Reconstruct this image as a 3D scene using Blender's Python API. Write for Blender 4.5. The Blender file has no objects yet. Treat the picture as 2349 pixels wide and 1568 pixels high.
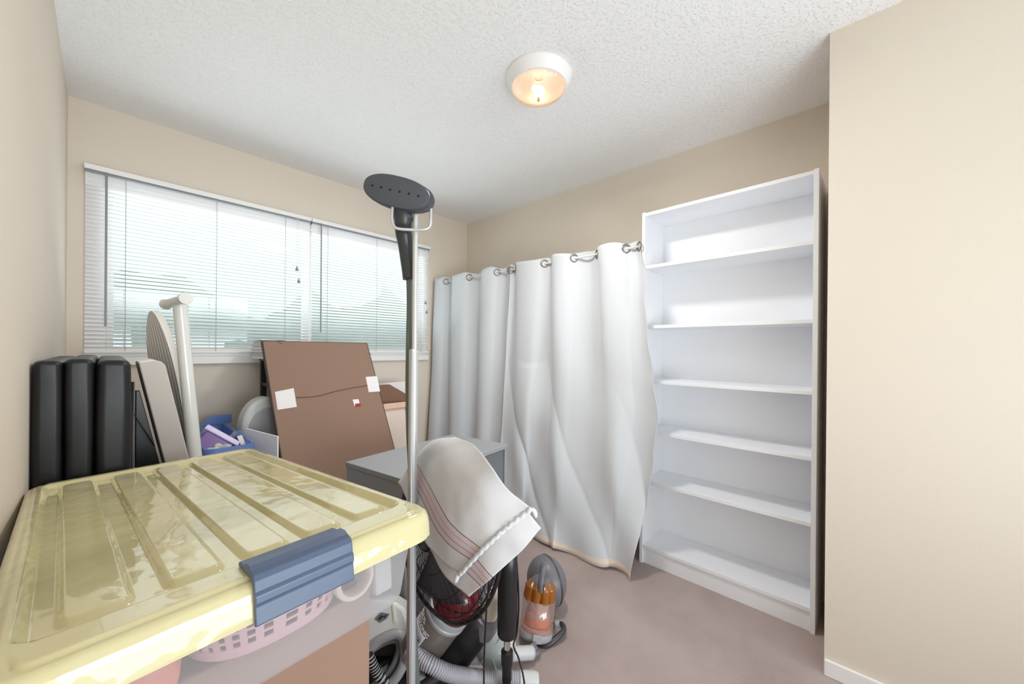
import bpy, math, random
from mathutils import Vector, Matrix, noise
random.seed(7)
PI = math.pi
scene = bpy.context.scene
COL = scene.collection

# ---------------------------------------------------------------- camera
f_px, yaw, pit, rol, sy = 868.4373, 0.821972, -0.0012606, 0.0083763, 17.6699
CAM = Vector((0.1275, -2.8461, 1.2252))
Fw = Vector((math.sin(yaw)*math.cos(pit), math.cos(yaw)*math.cos(pit), math.sin(pit)))
Rt0 = Vector((math.cos(yaw), -math.sin(yaw), 0))
Up0 = Rt0.cross(Fw)
Rt = Rt0*math.cos(rol) + Up0*math.sin(rol)
Up = -Rt0*math.sin(rol) + Up0*math.cos(rol)
cam_d = bpy.data.cameras.new('camera')
cam_d.sensor_width = 36
cam_d.lens = f_px/2349*36
cam_d.shift_y = sy/2349
cam_d.clip_start = 0.02
cam = bpy.data.objects.new('camera', cam_d)
COL.objects.link(cam)
m = Matrix((Rt, Up, -Fw)).transposed().to_4x4()
m.translation = CAM
cam.matrix_world = m
scene.camera = cam

def at(px, py, d=None, x=None, y=None, z=None):
    """the room point seen at a pixel of the photograph, at forward distance d or on a wall plane"""
    r = Fw + Rt*((px-1174.5)/f_px) - Up*((py-784-sy)/f_px)
    if d is not None: return CAM + r*d
    for i, v in enumerate((x, y, z)):
        if v is not None: return CAM + r*((v-CAM[i])/r[i])

# ---------------------------------------------------------------- light and exposure
scene.view_settings.view_transform = 'Standard'
scene.view_settings.look = 'None'
scene.view_settings.gamma = 1
scene.view_settings.use_curve_mapping = False
scene.view_settings.exposure = 0.40
w = bpy.data.worlds.new('sky'); scene.world = w; w.use_nodes = True
nt = w.node_tree; bg = nt.nodes['Background']
tc = nt.nodes.new('ShaderNodeTexCoord'); sp = nt.nodes.new('ShaderNodeSeparateXYZ')
cr = nt.nodes.new('ShaderNodeValToRGB')
nt.links.new(tc.outputs['Generated'], sp.inputs[0]); nt.links.new(sp.outputs['Z'], cr.inputs[0]); nt.links.new(cr.outputs[0], bg.inputs[0])
cr.color_ramp.elements[0].position = 0.0; cr.color_ramp.elements[0].color = (.74, .86, .86, 1)
cr.color_ramp.elements[1].position = 0.5; cr.color_ramp.elements[1].color = (.72, .84, .88, 1)
bg.inputs[1].default_value = .76

def area(name, loc, rot, sx, sy_, power, color):
    l = bpy.data.lights.new(name, 'AREA'); l.shape = 'RECTANGLE'; l.size = sx; l.size_y = sy_
    l.energy = power; l.color = color
    o = bpy.data.objects.new(name, l); o.location = loc; o.rotation_euler = rot
    COL.objects.link(o); return o
area('rear_fill_light', (1.0, -9.0, 1.3), (PI/2, 0, 0), 3.4, 2.3, 140, (.88, .95, 1.0))  # added fill far behind the camera, no lamp is known there
area('ceiling_fill_light', (.62, -3.8, .8), (PI/2+.85, 0, -.30), 1.1, 1.0, 16, (.90, .96, 1.0))  # added unseen uplight, brightens the ceiling and the right wall
scene.cycles.diffuse_bounces = 8; scene.cycles.max_bounces = 14; scene.cycles.transparent_max_bounces = 24
area('daylight_at_window', (1.07, 1.3, .15), (-PI/2-.65, 0, 0), 3.2, 1.1, 100, (.94, .98, 1.0))

# ---------------------------------------------------------------- materials
def new_mat(name):
    mt = bpy.data.materials.new(name); mt.use_nodes = True
    return mt, mt.node_tree, mt.node_tree.nodes['Principled BSDF']
def mat(name, col, rough=.6, metal=0, bump=0, bscale=80, var=0, vscale=6, coat=0, spec=.5, stretch=None, emit=None):
    mt, n, b = new_mat(name)
    b.inputs['Base Color'].default_value = (*col, 1); b.inputs['Roughness'].default_value = rough
    b.inputs['Metallic'].default_value = metal; b.inputs['Specular IOR Level'].default_value = spec
    b.inputs['Coat Weight'].default_value = coat
    if emit: b.inputs['Emission Color'].default_value = (*emit[0], 1); b.inputs['Emission Strength'].default_value = emit[1]
    tcn = n.nodes.new('ShaderNodeTexCoord'); mp = n.nodes.new('ShaderNodeMapping')
    n.links.new(tcn.outputs['Object'], mp.inputs[0])
    if stretch: mp.inputs['Scale'].default_value = stretch
    if bump:
        nz = n.nodes.new('ShaderNodeTexNoise'); nz.inputs['Scale'].default_value = bscale; nz.inputs['Detail'].default_value = 4
        bp = n.nodes.new('ShaderNodeBump'); bp.inputs['Strength'].default_value = bump; bp.inputs['Distance'].default_value = .01
        n.links.new(mp.outputs[0], nz.inputs[0]); n.links.new(nz.outputs[0], bp.inputs['Height']); n.links.new(bp.outputs[0], b.inputs['Normal'])
    if var:
        nz = n.nodes.new('ShaderNodeTexNoise'); nz.inputs['Scale'].default_value = vscale; nz.inputs['Detail'].default_value = 3
        mx = n.nodes.new('ShaderNodeMix'); mx.data_type = 'RGBA'
        mx.inputs[6].default_value = (*[c*(1-var) for c in col], 1); mx.inputs[7].default_value = (*[min(1, c*(1+var)) for c in col], 1)
        n.links.new(mp.outputs[0], nz.inputs[0]); n.links.new(nz.outputs[0], mx.inputs[0]); n.links.new(mx.outputs[2], b.inputs['Base Color'])
    return mt
def srgb(r, g, b):
    return tuple(((c/255+.055)/1.055)**2.4 if c > 10 else c/255/12.92 for c in (r, g, b))

M = {}
M['wall'] = mat('beige wall paint', srgb(223, 212, 198), .75, bump=.08, bscale=220, var=.02, vscale=2)
M['wall_l'] = M['wall']
M['trim'] = mat('white trim paint', srgb(240, 238, 236), .45)
M['white'] = mat('white laminate', srgb(243, 245, 249), .38)
M['slat'] = None
M['grey'] = mat('grey painted cabinet', srgb(150, 152, 155), .45)
M['greydark'] = mat('dark grey cabinet side', srgb(110, 112, 115), .5)
M['black'] = mat('black plastic', srgb(28, 27, 30), .35)
M['leather'] = mat('black leatherette', srgb(15, 15, 19), .42, bump=.03, bscale=60, var=.15, vscale=5)
M['cream'] = mat('cream laminate', srgb(196, 187, 180), .55)
M['creamtop'] = mat('off white edge', srgb(236, 233, 228), .5)
M['pole'] = mat('glossy white enamel', srgb(222, 222, 218), .2, coat=.4)
M['alu'] = mat('brushed aluminium', srgb(196, 198, 201), .42, metal=.45)
M['wire'] = mat('satin steel', srgb(205, 205, 204), .35, metal=.5)
M['charcoal'] = mat('charcoal plastic', srgb(72, 75, 82), .5)
M['charcoal2'] = mat('dark handle plastic', srgb(50, 52, 54), .35)
M['hosegrey'] = mat('grey green hose', srgb(98, 104, 100), .6)
M['dot'] = mat('steam hole', srgb(12, 12, 14), .8)
M['kraft'] = mat('kraft paper backing', srgb(141, 112, 95), .7, bump=.15, bscale=9, var=.05, vscale=4)
M['framedark'] = mat('dark frame edge', srgb(46, 36, 34), .5)
M['paper'] = mat('white paper', srgb(232, 228, 228), .8)
M['wirebrown'] = mat('brown picture wire', srgb(105, 70, 52), .6)
M['red'] = mat('red sticker', srgb(160, 20, 30), .5)
M['brass'] = mat('brass hook', srgb(190, 140, 95), .3, metal=.7)
M['wood'] = mat('pale pine', srgb(222, 186, 158), .6, var=.08, vscale=8, stretch=(1, 1, .1))
M['canvas'] = mat('raw canvas', srgb(228, 212, 200), .9, bump=.1, bscale=500)
M['cardboard'] = mat('brown cardboard', srgb(148, 118, 102), .8, var=.04, vscale=5)
M['cardboard2'] = mat('dark brown card', srgb(130, 96, 76), .8)
M['clasp'] = mat('slate blue clasp', srgb(76, 90, 116), .35, bump=.03, bscale=60)
M['blue'] = mat('blue plastic tub', srgb(98, 128, 190), .4)
M['navy'] = mat('navy card', srgb(22, 38, 88), .5)
M['purple'] = mat('purple plastic', srgb(90, 52, 130), .35)
M['palegrey'] = mat('pale grey plastic', srgb(205, 205, 203), .45)
M['salmon'] = mat('salmon plastic', srgb(232, 140, 122), .4)
M['vacgrey'] = mat('vacuum grey plastic', srgb(112, 110, 116), .4)
M['vacdark'] = mat('vacuum dark plastic', srgb(62, 60, 66), .4)
M['orange'] = mat('orange plastic', srgb(225, 120, 60), .4)
M['pinkin'] = mat('dusty pink plastic', srgb(200, 150, 135), .5)
M['hose'] = mat('grey ribbed hose', srgb(176, 174, 182), .4)
M['cuff'] = mat('pale grey cuff', srgb(198, 198, 200), .4)
M['redtrans'] = mat('dark red plastic', srgb(92, 18, 28), .2)
M['silver'] = mat('silver grey plastic', srgb(165, 165, 168), .35)
M['chrome'] = mat('chrome', srgb(225, 225, 225), .08, metal=1)
M['label'] = mat('grey label', srgb(195, 195, 205), .5)
M['tan'] = mat('taupe band', srgb(150, 140, 128), .5)
M['lettering'] = mat('white lettering', srgb(240, 240, 240), .6)
M['ivory'] = mat('ivory plastic', srgb(222, 214, 200), .5)
M['ink'] = mat('dark ink', srgb(50, 50, 55), .7)
M['blackwire'] = mat('black wire', srgb(24, 22, 24), .4)
M['pinkbutton'] = mat('pink button', srgb(230, 120, 140), .4)
M['grass'] = mat('overexposed lawn', srgb(214, 224, 208), .9, var=.3, vscale=3)  # lawn paled to carry the outdoor overexposure in its colour
M['leaf'] = mat('overexposed leaves', srgb(206, 218, 208), .8, var=.08, vscale=2)  # haze and glare of daylight put into the leaf colour

def glass_like(name, col, fac, rough=.3, gloss=.06, trans=0.5):
    """see-through plastic: part clear, part milky scattering, a thin gloss on top"""
    mt = bpy.data.materials.new(name); mt.use_nodes = True; n = mt.node_tree; n.nodes.clear()
    out = n.nodes.new('ShaderNodeOutputMaterial'); tr = n.nodes.new('ShaderNodeBsdfTransparent')
    tr.inputs[0].default_value = (*[min(1, .55+.45*c) for c in col], 1)
    df = n.nodes.new('ShaderNodeBsdfDiffuse'); df.inputs[0].default_value = (*col, 1)
    tl = n.nodes.new('ShaderNodeBsdfTranslucent'); tl.inputs[0].default_value = (*col, 1)
    gl = n.nodes.new('ShaderNodeBsdfGlossy'); gl.inputs['Roughness'].default_value = rough
    m1 = n.nodes.new('ShaderNodeMixShader'); m1.inputs[0].default_value = trans
    m2 = n.nodes.new('ShaderNodeMixShader'); m2.inputs[0].default_value = fac
    m3 = n.nodes.new('ShaderNodeMixShader'); m3.inputs[0].default_value = gloss
    L = n.links.new
    L(df.outputs[0], m1.inputs[1]); L(tl.outputs[0], m1.inputs[2])
    L(tr.outputs[0], m2.inputs[1]); L(m1.outputs[0], m2.inputs[2])
    L(m2.outputs[0], m3.inputs[1]); L(gl.outputs[0], m3.inputs[2]); L(m3.outputs[0], out.inputs[0])
    return mt
M['slat'] = glass_like('white blind slat', srgb(246, 246, 248), 1.0, .4, .05, .22)
M['frost'] = glass_like('frosted clear plastic', srgb(228, 230, 234), .4, .25, .06, .5)
M['glass'] = glass_like('window glass', (.9, .97, .97), .0, .02, .06)
M['clear'] = glass_like('clear vacuum bin', srgb(236, 222, 216), .25, .1, .1)
M['clearsmoke'] = glass_like('smoky clear bin', srgb(170, 160, 155), .55, .15, .08, .4)
M['amber'] = glass_like('amber clear plastic', srgb(205, 125, 20), .75, .15, .12, .4)
M['pink'] = mat('pink plastic', srgb(236, 196, 204), .4)
M['bagfilm'] = glass_like('thin blue grey film', srgb(160, 180, 215), .6, .2, .1)
M['plasticmilky'] = glass_like('milky grey plastic', srgb(196, 198, 196), .85, .3, .05, .3)

# carpet
mt, n, b = new_mat('mauve grey carpet'); M['carpet'] = mt
b.inputs['Roughness'].default_value = .95; b.inputs['Specular IOR Level'].default_value = .1
b.inputs['Sheen Weight'].default_value = .2
tcn = n.nodes.new('ShaderNodeTexCoord')
n1 = n.nodes.new('ShaderNodeTexNoise'); n1.inputs['Scale'].default_value = 3.2; n1.inputs['Detail'].default_value = 5
n2 = n.nodes.new('ShaderNodeTexNoise'); n2.inputs['Scale'].default_value = 350; n2.inputs['Detail'].default_value = 2
rp = n.nodes.new('ShaderNodeValToRGB')
rp.color_ramp.elements[0].position = .3; rp.color_ramp.elements[0].color = (*srgb(166, 148, 143), 1)
rp.color_ramp.elements[1].position = .7; rp.color_ramp.elements[1].color = (*srgb(190, 172, 167), 1)
mx = n.nodes.new('ShaderNodeMix'); mx.data_type = 'RGBA'; mx.blend_type = 'MULTIPLY'; mx.inputs[0].default_value = .35
bp = n.nodes.new('ShaderNodeBump'); bp.inputs['Strength'].default_value = .5; bp.inputs['Distance'].default_value = .004
for q in (n1, n2): n.links.new(tcn.outputs['Object'], q.inputs[0])
n.links.new(n1.outputs[0], rp.inputs[0]); n.links.new(rp.outputs[0], mx.inputs[6]); n.links.new(n2.outputs[0], mx.inputs[7])
n.links.new(mx.outputs[2], b.inputs['Base Color']); n.links.new(n2.outputs[0], bp.inputs['Height']); n.links.new(bp.outputs[0], b.inputs['Normal'])
mx.inputs[0].default_value = .15
# stippled ceiling
mt, n, b = new_mat('stippled white ceiling'); M['ceiling'] = mt
b.inputs['Base Color'].default_value = (*srgb(247, 247, 248), 1); b.inputs['Roughness'].default_value = .8
tcn = n.nodes.new('ShaderNodeTexCoord')
n1 = n.nodes.new('ShaderNodeTexNoise'); n1.inputs['Scale'].default_value = 75; n1.inputs['Detail'].default_value = 3; n1.inputs['Distortion'].default_value = .6
rp = n.nodes.new('ShaderNodeValToRGB'); rp.color_ramp.elements[0].position = .52; rp.color_ramp.elements[1].position = .68
bp = n.nodes.new('ShaderNodeBump'); bp.inputs['Strength'].default_value = .45; bp.inputs['Distance'].default_value = .006
n.links.new(tcn.outputs['Object'], n1.inputs[0]); n.links.new(n1.outputs[0], rp.inputs[0]); n.links.new(rp.outputs[0], bp.inputs['Height']); n.links.new(bp.outputs[0], b.inputs['Normal'])
# glossy yellow lid
mt, n, b = new_mat('pale yellow glossy plastic'); M['lid'] = mt
b.inputs['Base Color'].default_value = (*srgb(206, 197, 153), 1); b.inputs['Roughness'].default_value = .035; b.inputs['Coat Weight'].default_value = .3
b.inputs['Specular IOR Level'].default_value = .6
tcn = n.nodes.new('ShaderNodeTexCoord'); mp = n.nodes.new('ShaderNodeMapping'); mp.inputs['Scale'].default_value = (1, .8, 1)
n1 = n.nodes.new('ShaderNodeTexNoise'); n1.inputs['Scale'].default_value = 13; n1.inputs['Detail'].default_value = 2
bp = n.nodes.new('ShaderNodeBump'); bp.inputs['Strength'].default_value = .35; bp.inputs['Distance'].default_value = .012
n.links.new(tcn.outputs['Object'], mp.inputs[0]); n.links.new(mp.outputs[0], n1.inputs[0]); n.links.new(n1.outputs[0], bp.inputs['Height']); n.links.new(bp.outputs[0], b.inputs['Normal'])
# fabrics
def fabric(name, col, scale, bump):
    mt = mat(name, col, .9, bump=bump, bscale=scale, spec=.15); b = mt.node_tree.nodes['Principled BSDF']
    b.inputs['Sheen Weight'].default_value = .15
    return mt
M['curtain'] = fabric('white curtain cloth', srgb(212, 215, 219), 600, .12)
M['hem'] = fabric('cream curtain hem', srgb(236, 222, 205), 600, .12)
M['hiddenbag'] = mat('dark shadowed storage', srgb(90, 85, 85), .8)
def stripe_uv(name, base, bands, scale=1.0, bump=.1, axis=0):
    """cloth with woven stripes placed by its own UV"""
    mt = fabric(name, base, 450, bump); n = mt.node_tree; b = n.nodes['Principled BSDF']
    uv = n.nodes.new('ShaderNodeUVMap'); sx = n.nodes.new('ShaderNodeSeparateXYZ'); n.links.new(uv.outputs[0], sx.inputs[0])
    rp = n.nodes.new('ShaderNodeValToRGB'); rp.color_ramp.interpolation = 'CONSTANT'
    src = sx.outputs[axis]
    if scale != 1.0:
        mu = n.nodes.new('ShaderNodeMath'); mu.operation = 'MULTIPLY'; mu.inputs[1].default_value = scale
        fr = n.nodes.new('ShaderNodeMath'); fr.operation = 'FRACT'
        n.links.new(src, mu.inputs[0]); n.links.new(mu.outputs[0], fr.inputs[0]); src = fr.outputs[0]
    n.links.new(src, rp.inputs[0])
    els = rp.color_ramp.elements
    els[0].position = 0; els[0].color = (*base, 1)
    els[1].position = bands[0][0]; els[1].color = (*bands[0][1], 1)
    for p, c in bands[1:]:
        e = els.new(p); e.color = (*c, 1)
    n.links.new(rp.outputs[0], b.inputs['Base Color'])
    return mt
WH = srgb(208, 207, 210)
M['towel'] = stripe_uv('white cloth with mauve stripes', WH, [(.175, srgb(120, 92, 100)), (.183, srgb(205, 188, 192)), (.225, srgb(178, 150, 158)), (.235, srgb(206, 190, 193)), (.275, srgb(180, 155, 160)), (.283, srgb(205, 190, 192)), (.325, srgb(120, 92, 100)), (.333, WH)])
M['ironcover'] = stripe_uv('striped ironing cover', srgb(240, 238, 232), [(.58, srgb(188, 183, 176))], scale=15, bump=.05)

# ---------------------------------------------------------------- object helpers
ORG = {}
def put(o, label=None, cat=None, group=None, kind=None):
    if label: o['label'] = label
    if cat: o['category'] = cat
    if group: o['group'] = group
    if kind: o['kind'] = kind
    return o
def thing(name, label, cat, loc, group=None):
    o = bpy.data.objects.new(name, None); o.empty_display_size = .05
    COL.objects.link(o); o.location = loc; ORG[o.name] = Vector(loc)
    return put(o, label, cat, group)
class MB:
    """gathers shapes given in room coordinates and links them as ONE mesh"""
    def __init__(s): s.v = []; s.f = []; s.m = []; s.uv = {}; s.mi = 0
    def add(s, vs, fs, uvs=None):
        k = len(s.v); s.v += [Vector(p) for p in vs]
        for i, f in enumerate(fs):
            if uvs: s.uv[len(s.f)] = [uvs[j] for j in f]
            s.f.append(tuple(j+k for j in f)); s.m.append(s.mi)
        return s
    def hexa(s, p):   # p: 4 bottom (ccw), 4 top
        return s.add(p, [(3, 2, 1, 0), (4, 5, 6, 7), (0, 1, 5, 4), (1, 2, 6, 5), (2, 3, 7, 6), (3, 0, 4, 7)])
    def box(s, x0, x1, y0, y1, z0, z1, T=None):
        p = [Vector(q) for q in ((x0, y0, z0), (x1, y0, z0), (x1, y1, z0), (x0, y1, z0), (x0, y0, z1), (x1, y0, z1), (x1, y1, z1), (x0, y1, z1))]
        if T: p = [T @ q for q in p]
        return s.hexa(p)
    def prism(s, poly, T, t0, t1):   # polygon in local xy, extruded along local z
        k = len(poly)
        vs = [T @ Vector((a, b_, t0)) for a, b_ in poly] + [T @ Vector((a, b_, t1)) for a, b_ in poly]
        fs = [tuple(range(k-1, -1, -1)), tuple(range(k, 2*k))] + [(i, (i+1) % k, (i+1) % k+k, i+k) for i in range(k)]
        return s.add(vs, fs)
    def tube(s, pts, r, n=10, closed=False, cap=True, up=None, flat=1.0):
        pts = [Vector(p) for p in pts]; k = len(pts)
        rs = r if isinstance(r, (list, tuple)) else [r]*k
        tans = []
        for i in range(k):
            a = pts[(i-1) % k] if (closed or i) else pts[0]
            c = pts[(i+1) % k] if (closed or i < k-1) else pts[-1]
            tans.append((c-a).normalized())
        nrm = up or (Vector((0, 0, 1)) if abs(tans[0].z) < .9 else Vector((1, 0, 0)))
        vs = []
        for i in range(k):
            nrm = (nrm - tans[i]*nrm.dot(tans[i])).normalized(); bn = tans[i].cross(nrm)
            for j in range(n):
                a = 2*PI*j/n
                vs.append(pts[i] + nrm*math.cos(a)*rs[i]*flat + bn*math.sin(a)*rs[i])
        fs = []
        for i in range(k if closed else k-1):
            i2 = (i+1) % k
            for j in range(n):
                j2 = (j+1) % n
                fs.append((i*n+j, i2*n+j, i2*n+j2, i*n+j2))
        if cap and not closed:
            fs.append(tuple(range(n))); fs.append(tuple((k-1)*n+j for j in range(n-1, -1, -1)))
        return s.add(vs, fs)
    def lathe(s, prof, T, n=40, cap=True, wob=None):   # prof: (r, h) along local z
        vs = []
        for r, h in prof:
            for j in range(n):
                a = 2*PI*j/n; rr = r*(wob(a) if wob else 1)
                vs.append(T @ Vector((rr*math.cos(a), rr*math.sin(a), h)))
        fs = [(i*n+j, i*n+(j+1) % n, (i+1)*n+(j+1) % n, (i+1)*n+j) for i in range(len(prof)-1) for j in range(n)]
        if cap:
            fs.append(tuple(range(n-1, -1, -1))); fs.append(tuple((len(prof)-1)*n+j for j in range(n)))
        return s.add(vs, fs)
    def grid(s, fn, nu, nv, close_u=False, skip=None, uvfn=None):
        vs = [fn(i/(nu if close_u else nu-1), j/(nv-1)) for j in range(nv) for i in range(nu)]
        uvs = [(i/(nu-1), j/(nv-1)) for j in range(nv) for i in range(nu)]
        fs = []
        for j in range(nv-1):
            for i in range(nu if close_u else nu-1):
                if skip and skip(i, j): continue
                i2 = (i+1) % nu
                fs.append((j*nu+i, j*nu+i2, (j+1)*nu+i2, (j+1)*nu+i))
        return s.add(vs, fs, uvs)
    def build(s, name, mats, parent=None, smooth=False, bevel=0, seg=2, solid=0, sub=0, off=0, fixn=True, autos=None):
        org = ORG.get(parent.name, Vector()) if parent else (sum(s.v, Vector())/len(s.v))
        if not parent: org = Vector((org.x, org.y, min(v.z for v in s.v)))
        me = bpy.data.meshes.new(name)
        me.from_pydata([v-org for v in s.v], [], s.f)
        if s.uv:
            ul = me.uv_layers.new(name='UVMap'); li = 0
            for fi, f in enumerate(s.f):
                u = s.uv.get(fi)
                for q in range(len(f)):
                    ul.data[li].uv = u[q] if u else (0, 0); li += 1
        mats = mats if isinstance(mats, (list, tuple)) else [mats]
        for q in mats: me.materials.append(q)
        for i, p in enumerate(me.polygons):
            p.material_index = min(s.m[i], len(mats)-1); p.use_smooth = smooth
        me.validate()
        if fixn:
            import bmesh
            bm = bmesh.new(); bm.from_mesh(me); bmesh.ops.recalc_face_normals(bm, faces=bm.faces[:]); bm.to_mesh(me); bm.free()
        if smooth and autos: me.set_sharp_from_angle(angle=math.radians(autos))
        o = bpy.data.objects.new(name, me); COL.objects.link(o)
        if parent: o.parent = parent
        else: o.location = org
        ORG[o.name] = org
        if solid:
            q = o.modifiers.new('thickness', 'SOLIDIFY'); q.thickness = solid; q.offset = off
        if bevel:
            q = o.modifiers.new('bevel', 'BEVEL'); q.width = bevel; q.segments = seg; q.limit_method = 'ANGLE'; q.angle_limit = math.radians(35)
            q.harden_normals = False
        if sub:
            q = o.modifiers.new('sub', 'SUBSURF'); q.levels = sub; q.render_levels = sub
        return o
def frame(o, x, z):
    """matrix with origin o, local x axis x, local z axis z"""
    z = Vector(z).normalized(); x = Vector(x); x = (x - z*x.dot(z)).normalized(); y = z.cross(x)
    mm = Matrix((x, y, z)).transposed().to_4x4(); mm.translation = Vector(o); return mm
def axis(o, z):
    z = Vector(z).normalized(); x = Vector((1, 0, 0)) if abs(z.x) < .8 else Vector((0, 1, 0))
    return frame(o, x, z)
def smooth_path(pts, n=8, closed=False):
    pts = [Vector(p) for p in pts]; out = []; k = len(pts)
    rng = range(k) if closed else range(k-1)
    for i in rng:
        p0 = pts[(i-1) % k] if closed or i > 0 else pts[0]*2-pts[1]
        p1 = pts[i]; p2 = pts[(i+1) % k]
        p3 = pts[(i+2) % k] if closed or i < k-2 else p2*2-p1
        for j in range(n):
            t = j/n
            out.append(.5*((2*p1) + (p2-p0)*t + (2*p0-5*p1+4*p2-p3)*t*t + (3*p1-p0-3*p2+p3)*t**3))
    if not closed: out.append(pts[-1])
    return out
def rrect(x0, x1, y0, y1, r, n=6):
    out = []
    for cx, cy, a0 in ((x1-r, y0+r, -PI/2), (x1-r, y1-r, 0), (x0+r, y1-r, PI/2), (x0+r, y0+r, PI)):
        for i in range(n+1):
            a = a0 + PI/2*i/n; out.append((cx+r*math.cos(a), cy+r*math.sin(a)))
    return out
def lerp(a, b, t): return a+(b-a)*t
def interp(tab, t):
    if t <= tab[0][0]: return tab[0][1]
    for (a, va), (b_, vb) in zip(tab, tab[1:]):
        if t <= b_:
            q = (t-a)/(b_-a) if b_ > a else 0
            q = q*q*(3-2*q)
            return va+(vb-va)*q
    return tab[-1][1]

# ================================================================ THE ROOM
W, H, BK = 2.53, 2.44, -4.0
XC, YC = 2.0026, -2.7431
def struct(name, mb, m_, **k):
    o = mb.build(name, m_, **k); o['kind'] = 'structure'; return o
struct('floor', MB().box(-.12, W+.12, BK-.12, .15, -.1, 0), M['carpet'])
struct('ceiling', MB().box(-.12, W+.12, BK-.12, .15, H, H+.1), M['ceiling'])
struct('wall_left', MB().box(-.12, 0, BK-.12, .15, 0, H), M['wall_l'])
struct('wall_right', MB().box(W, W+.12, YC, .15, 0, H), M['wall'])
OX0, OX1, OZ0, OZ1 = .13, 2.035, 1.195, 2.05
mb = MB()
mb.box(0, W, 0, .15, 0, OZ0); mb.box(0, W, 0, .15, OZ1, H); mb.box(0, OX0, 0, .15, OZ0, OZ1); mb.box(OX1, W, 0, .15, OZ0, OZ1)
struct('wall_window', mb, M['wall'])
mb = MB(); mb.prism([(XC, BK), (W+.12, BK), (W+.12, YC+.013), (XC, YC)], Matrix(), 0, H)
struct('wall_closet', mb, M['wall'])
mb = MB()
mb.box(0, .05, BK-.12, BK, 0, H); mb.box(1.95, XC, BK-.12, BK, 0, H); mb.box(.05, 1.95, BK-.12, BK, 2.3, H)
struct('wall_rear', mb, M['wall'])
struct('baseboard_closet', MB().box(XC-.014, XC-.0005, BK, YC, 0, .062), M['trim'], bevel=.004)
# window: frames, panes
XM = 1.108
for i, (a, b_) in enumerate(((OX0, XM), (XM, OX1))):
    root = bpy.data.objects.new('window_%d' % (i+1), None); COL.objects.link(root); root.location = (0, 0, 0); root['kind'] = 'structure'; ORG[root.name] = Vector()
    mb = MB(); t = .028
    mb.box(a, b_, .05, .10, OZ0, OZ0+t); mb.box(a, b_, .05, .10, OZ1-t, OZ1); mb.box(a, a+t, .05, .10, OZ0+t, OZ1-t); mb.box(b_-t, b_, .05, .10, OZ0+t, OZ1-t)
    mb.build('window_frame', M['trim'], root, bevel=.003)
    MB().box(a+t, b_-t, .072, .078, OZ0+t, OZ1-t).build('pane', M['glass'], root)
struct('trim_1', MB().box(.04, 2.078, -.028, -.0005, 1.125, 1.168), M['trim'], bevel=.003)

mb = MB()
mb.box(.058, OX0, -.006, -.0003, 1.169, 2.085); mb.box(OX1, 2.066, -.006, -.0003, 1.169, 2.085); mb.box(OX0, OX1, -.006, -.0003, OZ1, 2.085); mb.box(OX0, OX1, -.006, -.0003, 1.169, OZ0)
struct('trim_2', mb, M['trim'])

# outside
mb = MB()
def hedge(u, v):
    a = -12+34*u; h = 5.6*v
    p = Vector((a, 9+1.6*math.sin(PI*v*.9), -1.49+h*(.75+.35*noise.noise(Vector((a*.5, 3, 0))))))
    return p + Vector((0, 1, .6))*noise.noise(p*1.7)*.6
mb.grid(hedge, 160, 30)
put(mb.build('hedge', M['leaf'], smooth=True), 'pale green foliage seen outside through the blind slats', 'hedge', kind='stuff')
put(MB().box(-14, 24, 2.2, 8.2, -1.6, -1.5).build('lawn', M['grass']), 'pale green lawn seen outside through the blind slats', 'lawn', kind='stuff')

# ---------------------------------------------------------------- blinds
M['wandgrey'] = mat('grey metal', srgb(140, 142, 146), .35)
M['cord'] = mat('grey cord', srgb(170, 172, 174), .8)
def blind(x0, x1, label, cords, wand_x, wand_z, tassels, group):
    root = thing('venetian_blind', label, 'blind', (x0, -.03, 1.18), group)
    MB().box(x0+.004, x1-.002, -.048, -.007, 2.083, 2.112).build('headrail', M['wandgrey'], root, bevel=.001)
    MB().box(x0, x1, -.058, -.050, 2.094, 2.119).build('valance', M['trim'], root, bevel=.002)
    mb = MB(); n_ = 43; top = 2.074; bot = 1.215; tilt = math.radians(27)
    for i in range(n_):
        z = top+(bot-top)*i/(n_-1); pts = []
        tl = -tilt - (math.radians(30) if i < 3 else 0) + random.uniform(-.02, .02)
        for k in range(5):
            q = (k/4-.5)*.025; c_ = .0022*(1-(2*k/4-1)**2)
            pts.append((-.029 + q*math.cos(tl) , z - q*math.sin(tl)*-1 + c_))
        vs = []
        for xx in (x0+.003, x1-.003):
            vs += [(xx, p[0], p[1]) for p in pts]
        mb.add(vs, [(k, k+1, k+6, k+5) for k in range(4)])
    mb.build('slats', M['slat'], root, smooth=True, fixn=False)
    MB().box(x0+.002, x1-.002, -.041, -.017, 1.188, 1.200).build('bottom_rail', M['trim'], root, bevel=.003)
    for cx in cords:
        mb = MB()
        for yy in (-.0435, -.0145): mb.tube([(cx, yy, 2.084), (cx, yy, 1.2)], .0013, 5)
        mb.build('ladder_cord', M['cord'], root)
    MB().tube([(wand_x, -.063, 2.092), (wand_x, -.065, wand_z)], .0045, 6).build('tilt_wand', M['wandgrey'], root)
    mb = MB()
    tx, tz = tassels
    mb.tube([(tx, -.056, 2.092), (tx, -.056, tz+.08)], .0008, 5); mb.tube([(tx+.008, -.056, 2.092), (tx+.012, -.056, tz)], .0008, 5)
    cr_ = mb.build('pull_cord', M['paper'], root)
    for dx, dz in ((0, .05), (.012, -.03)):
        MB().lathe([(.002, .03), (.008, .01), (.011, 0)], axis((tx+dx, -.056, tz+dz), (0, 0, 1)), 10).build('tassel', M['wandgrey'], cr_, smooth=True)
    return root
blind(.055, 1.094, 'wide white venetian blind over the left part of the window', (.199, .575, .938), .130, 1.323, (1.003, 1.69), 'venetian blinds on the window')
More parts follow.
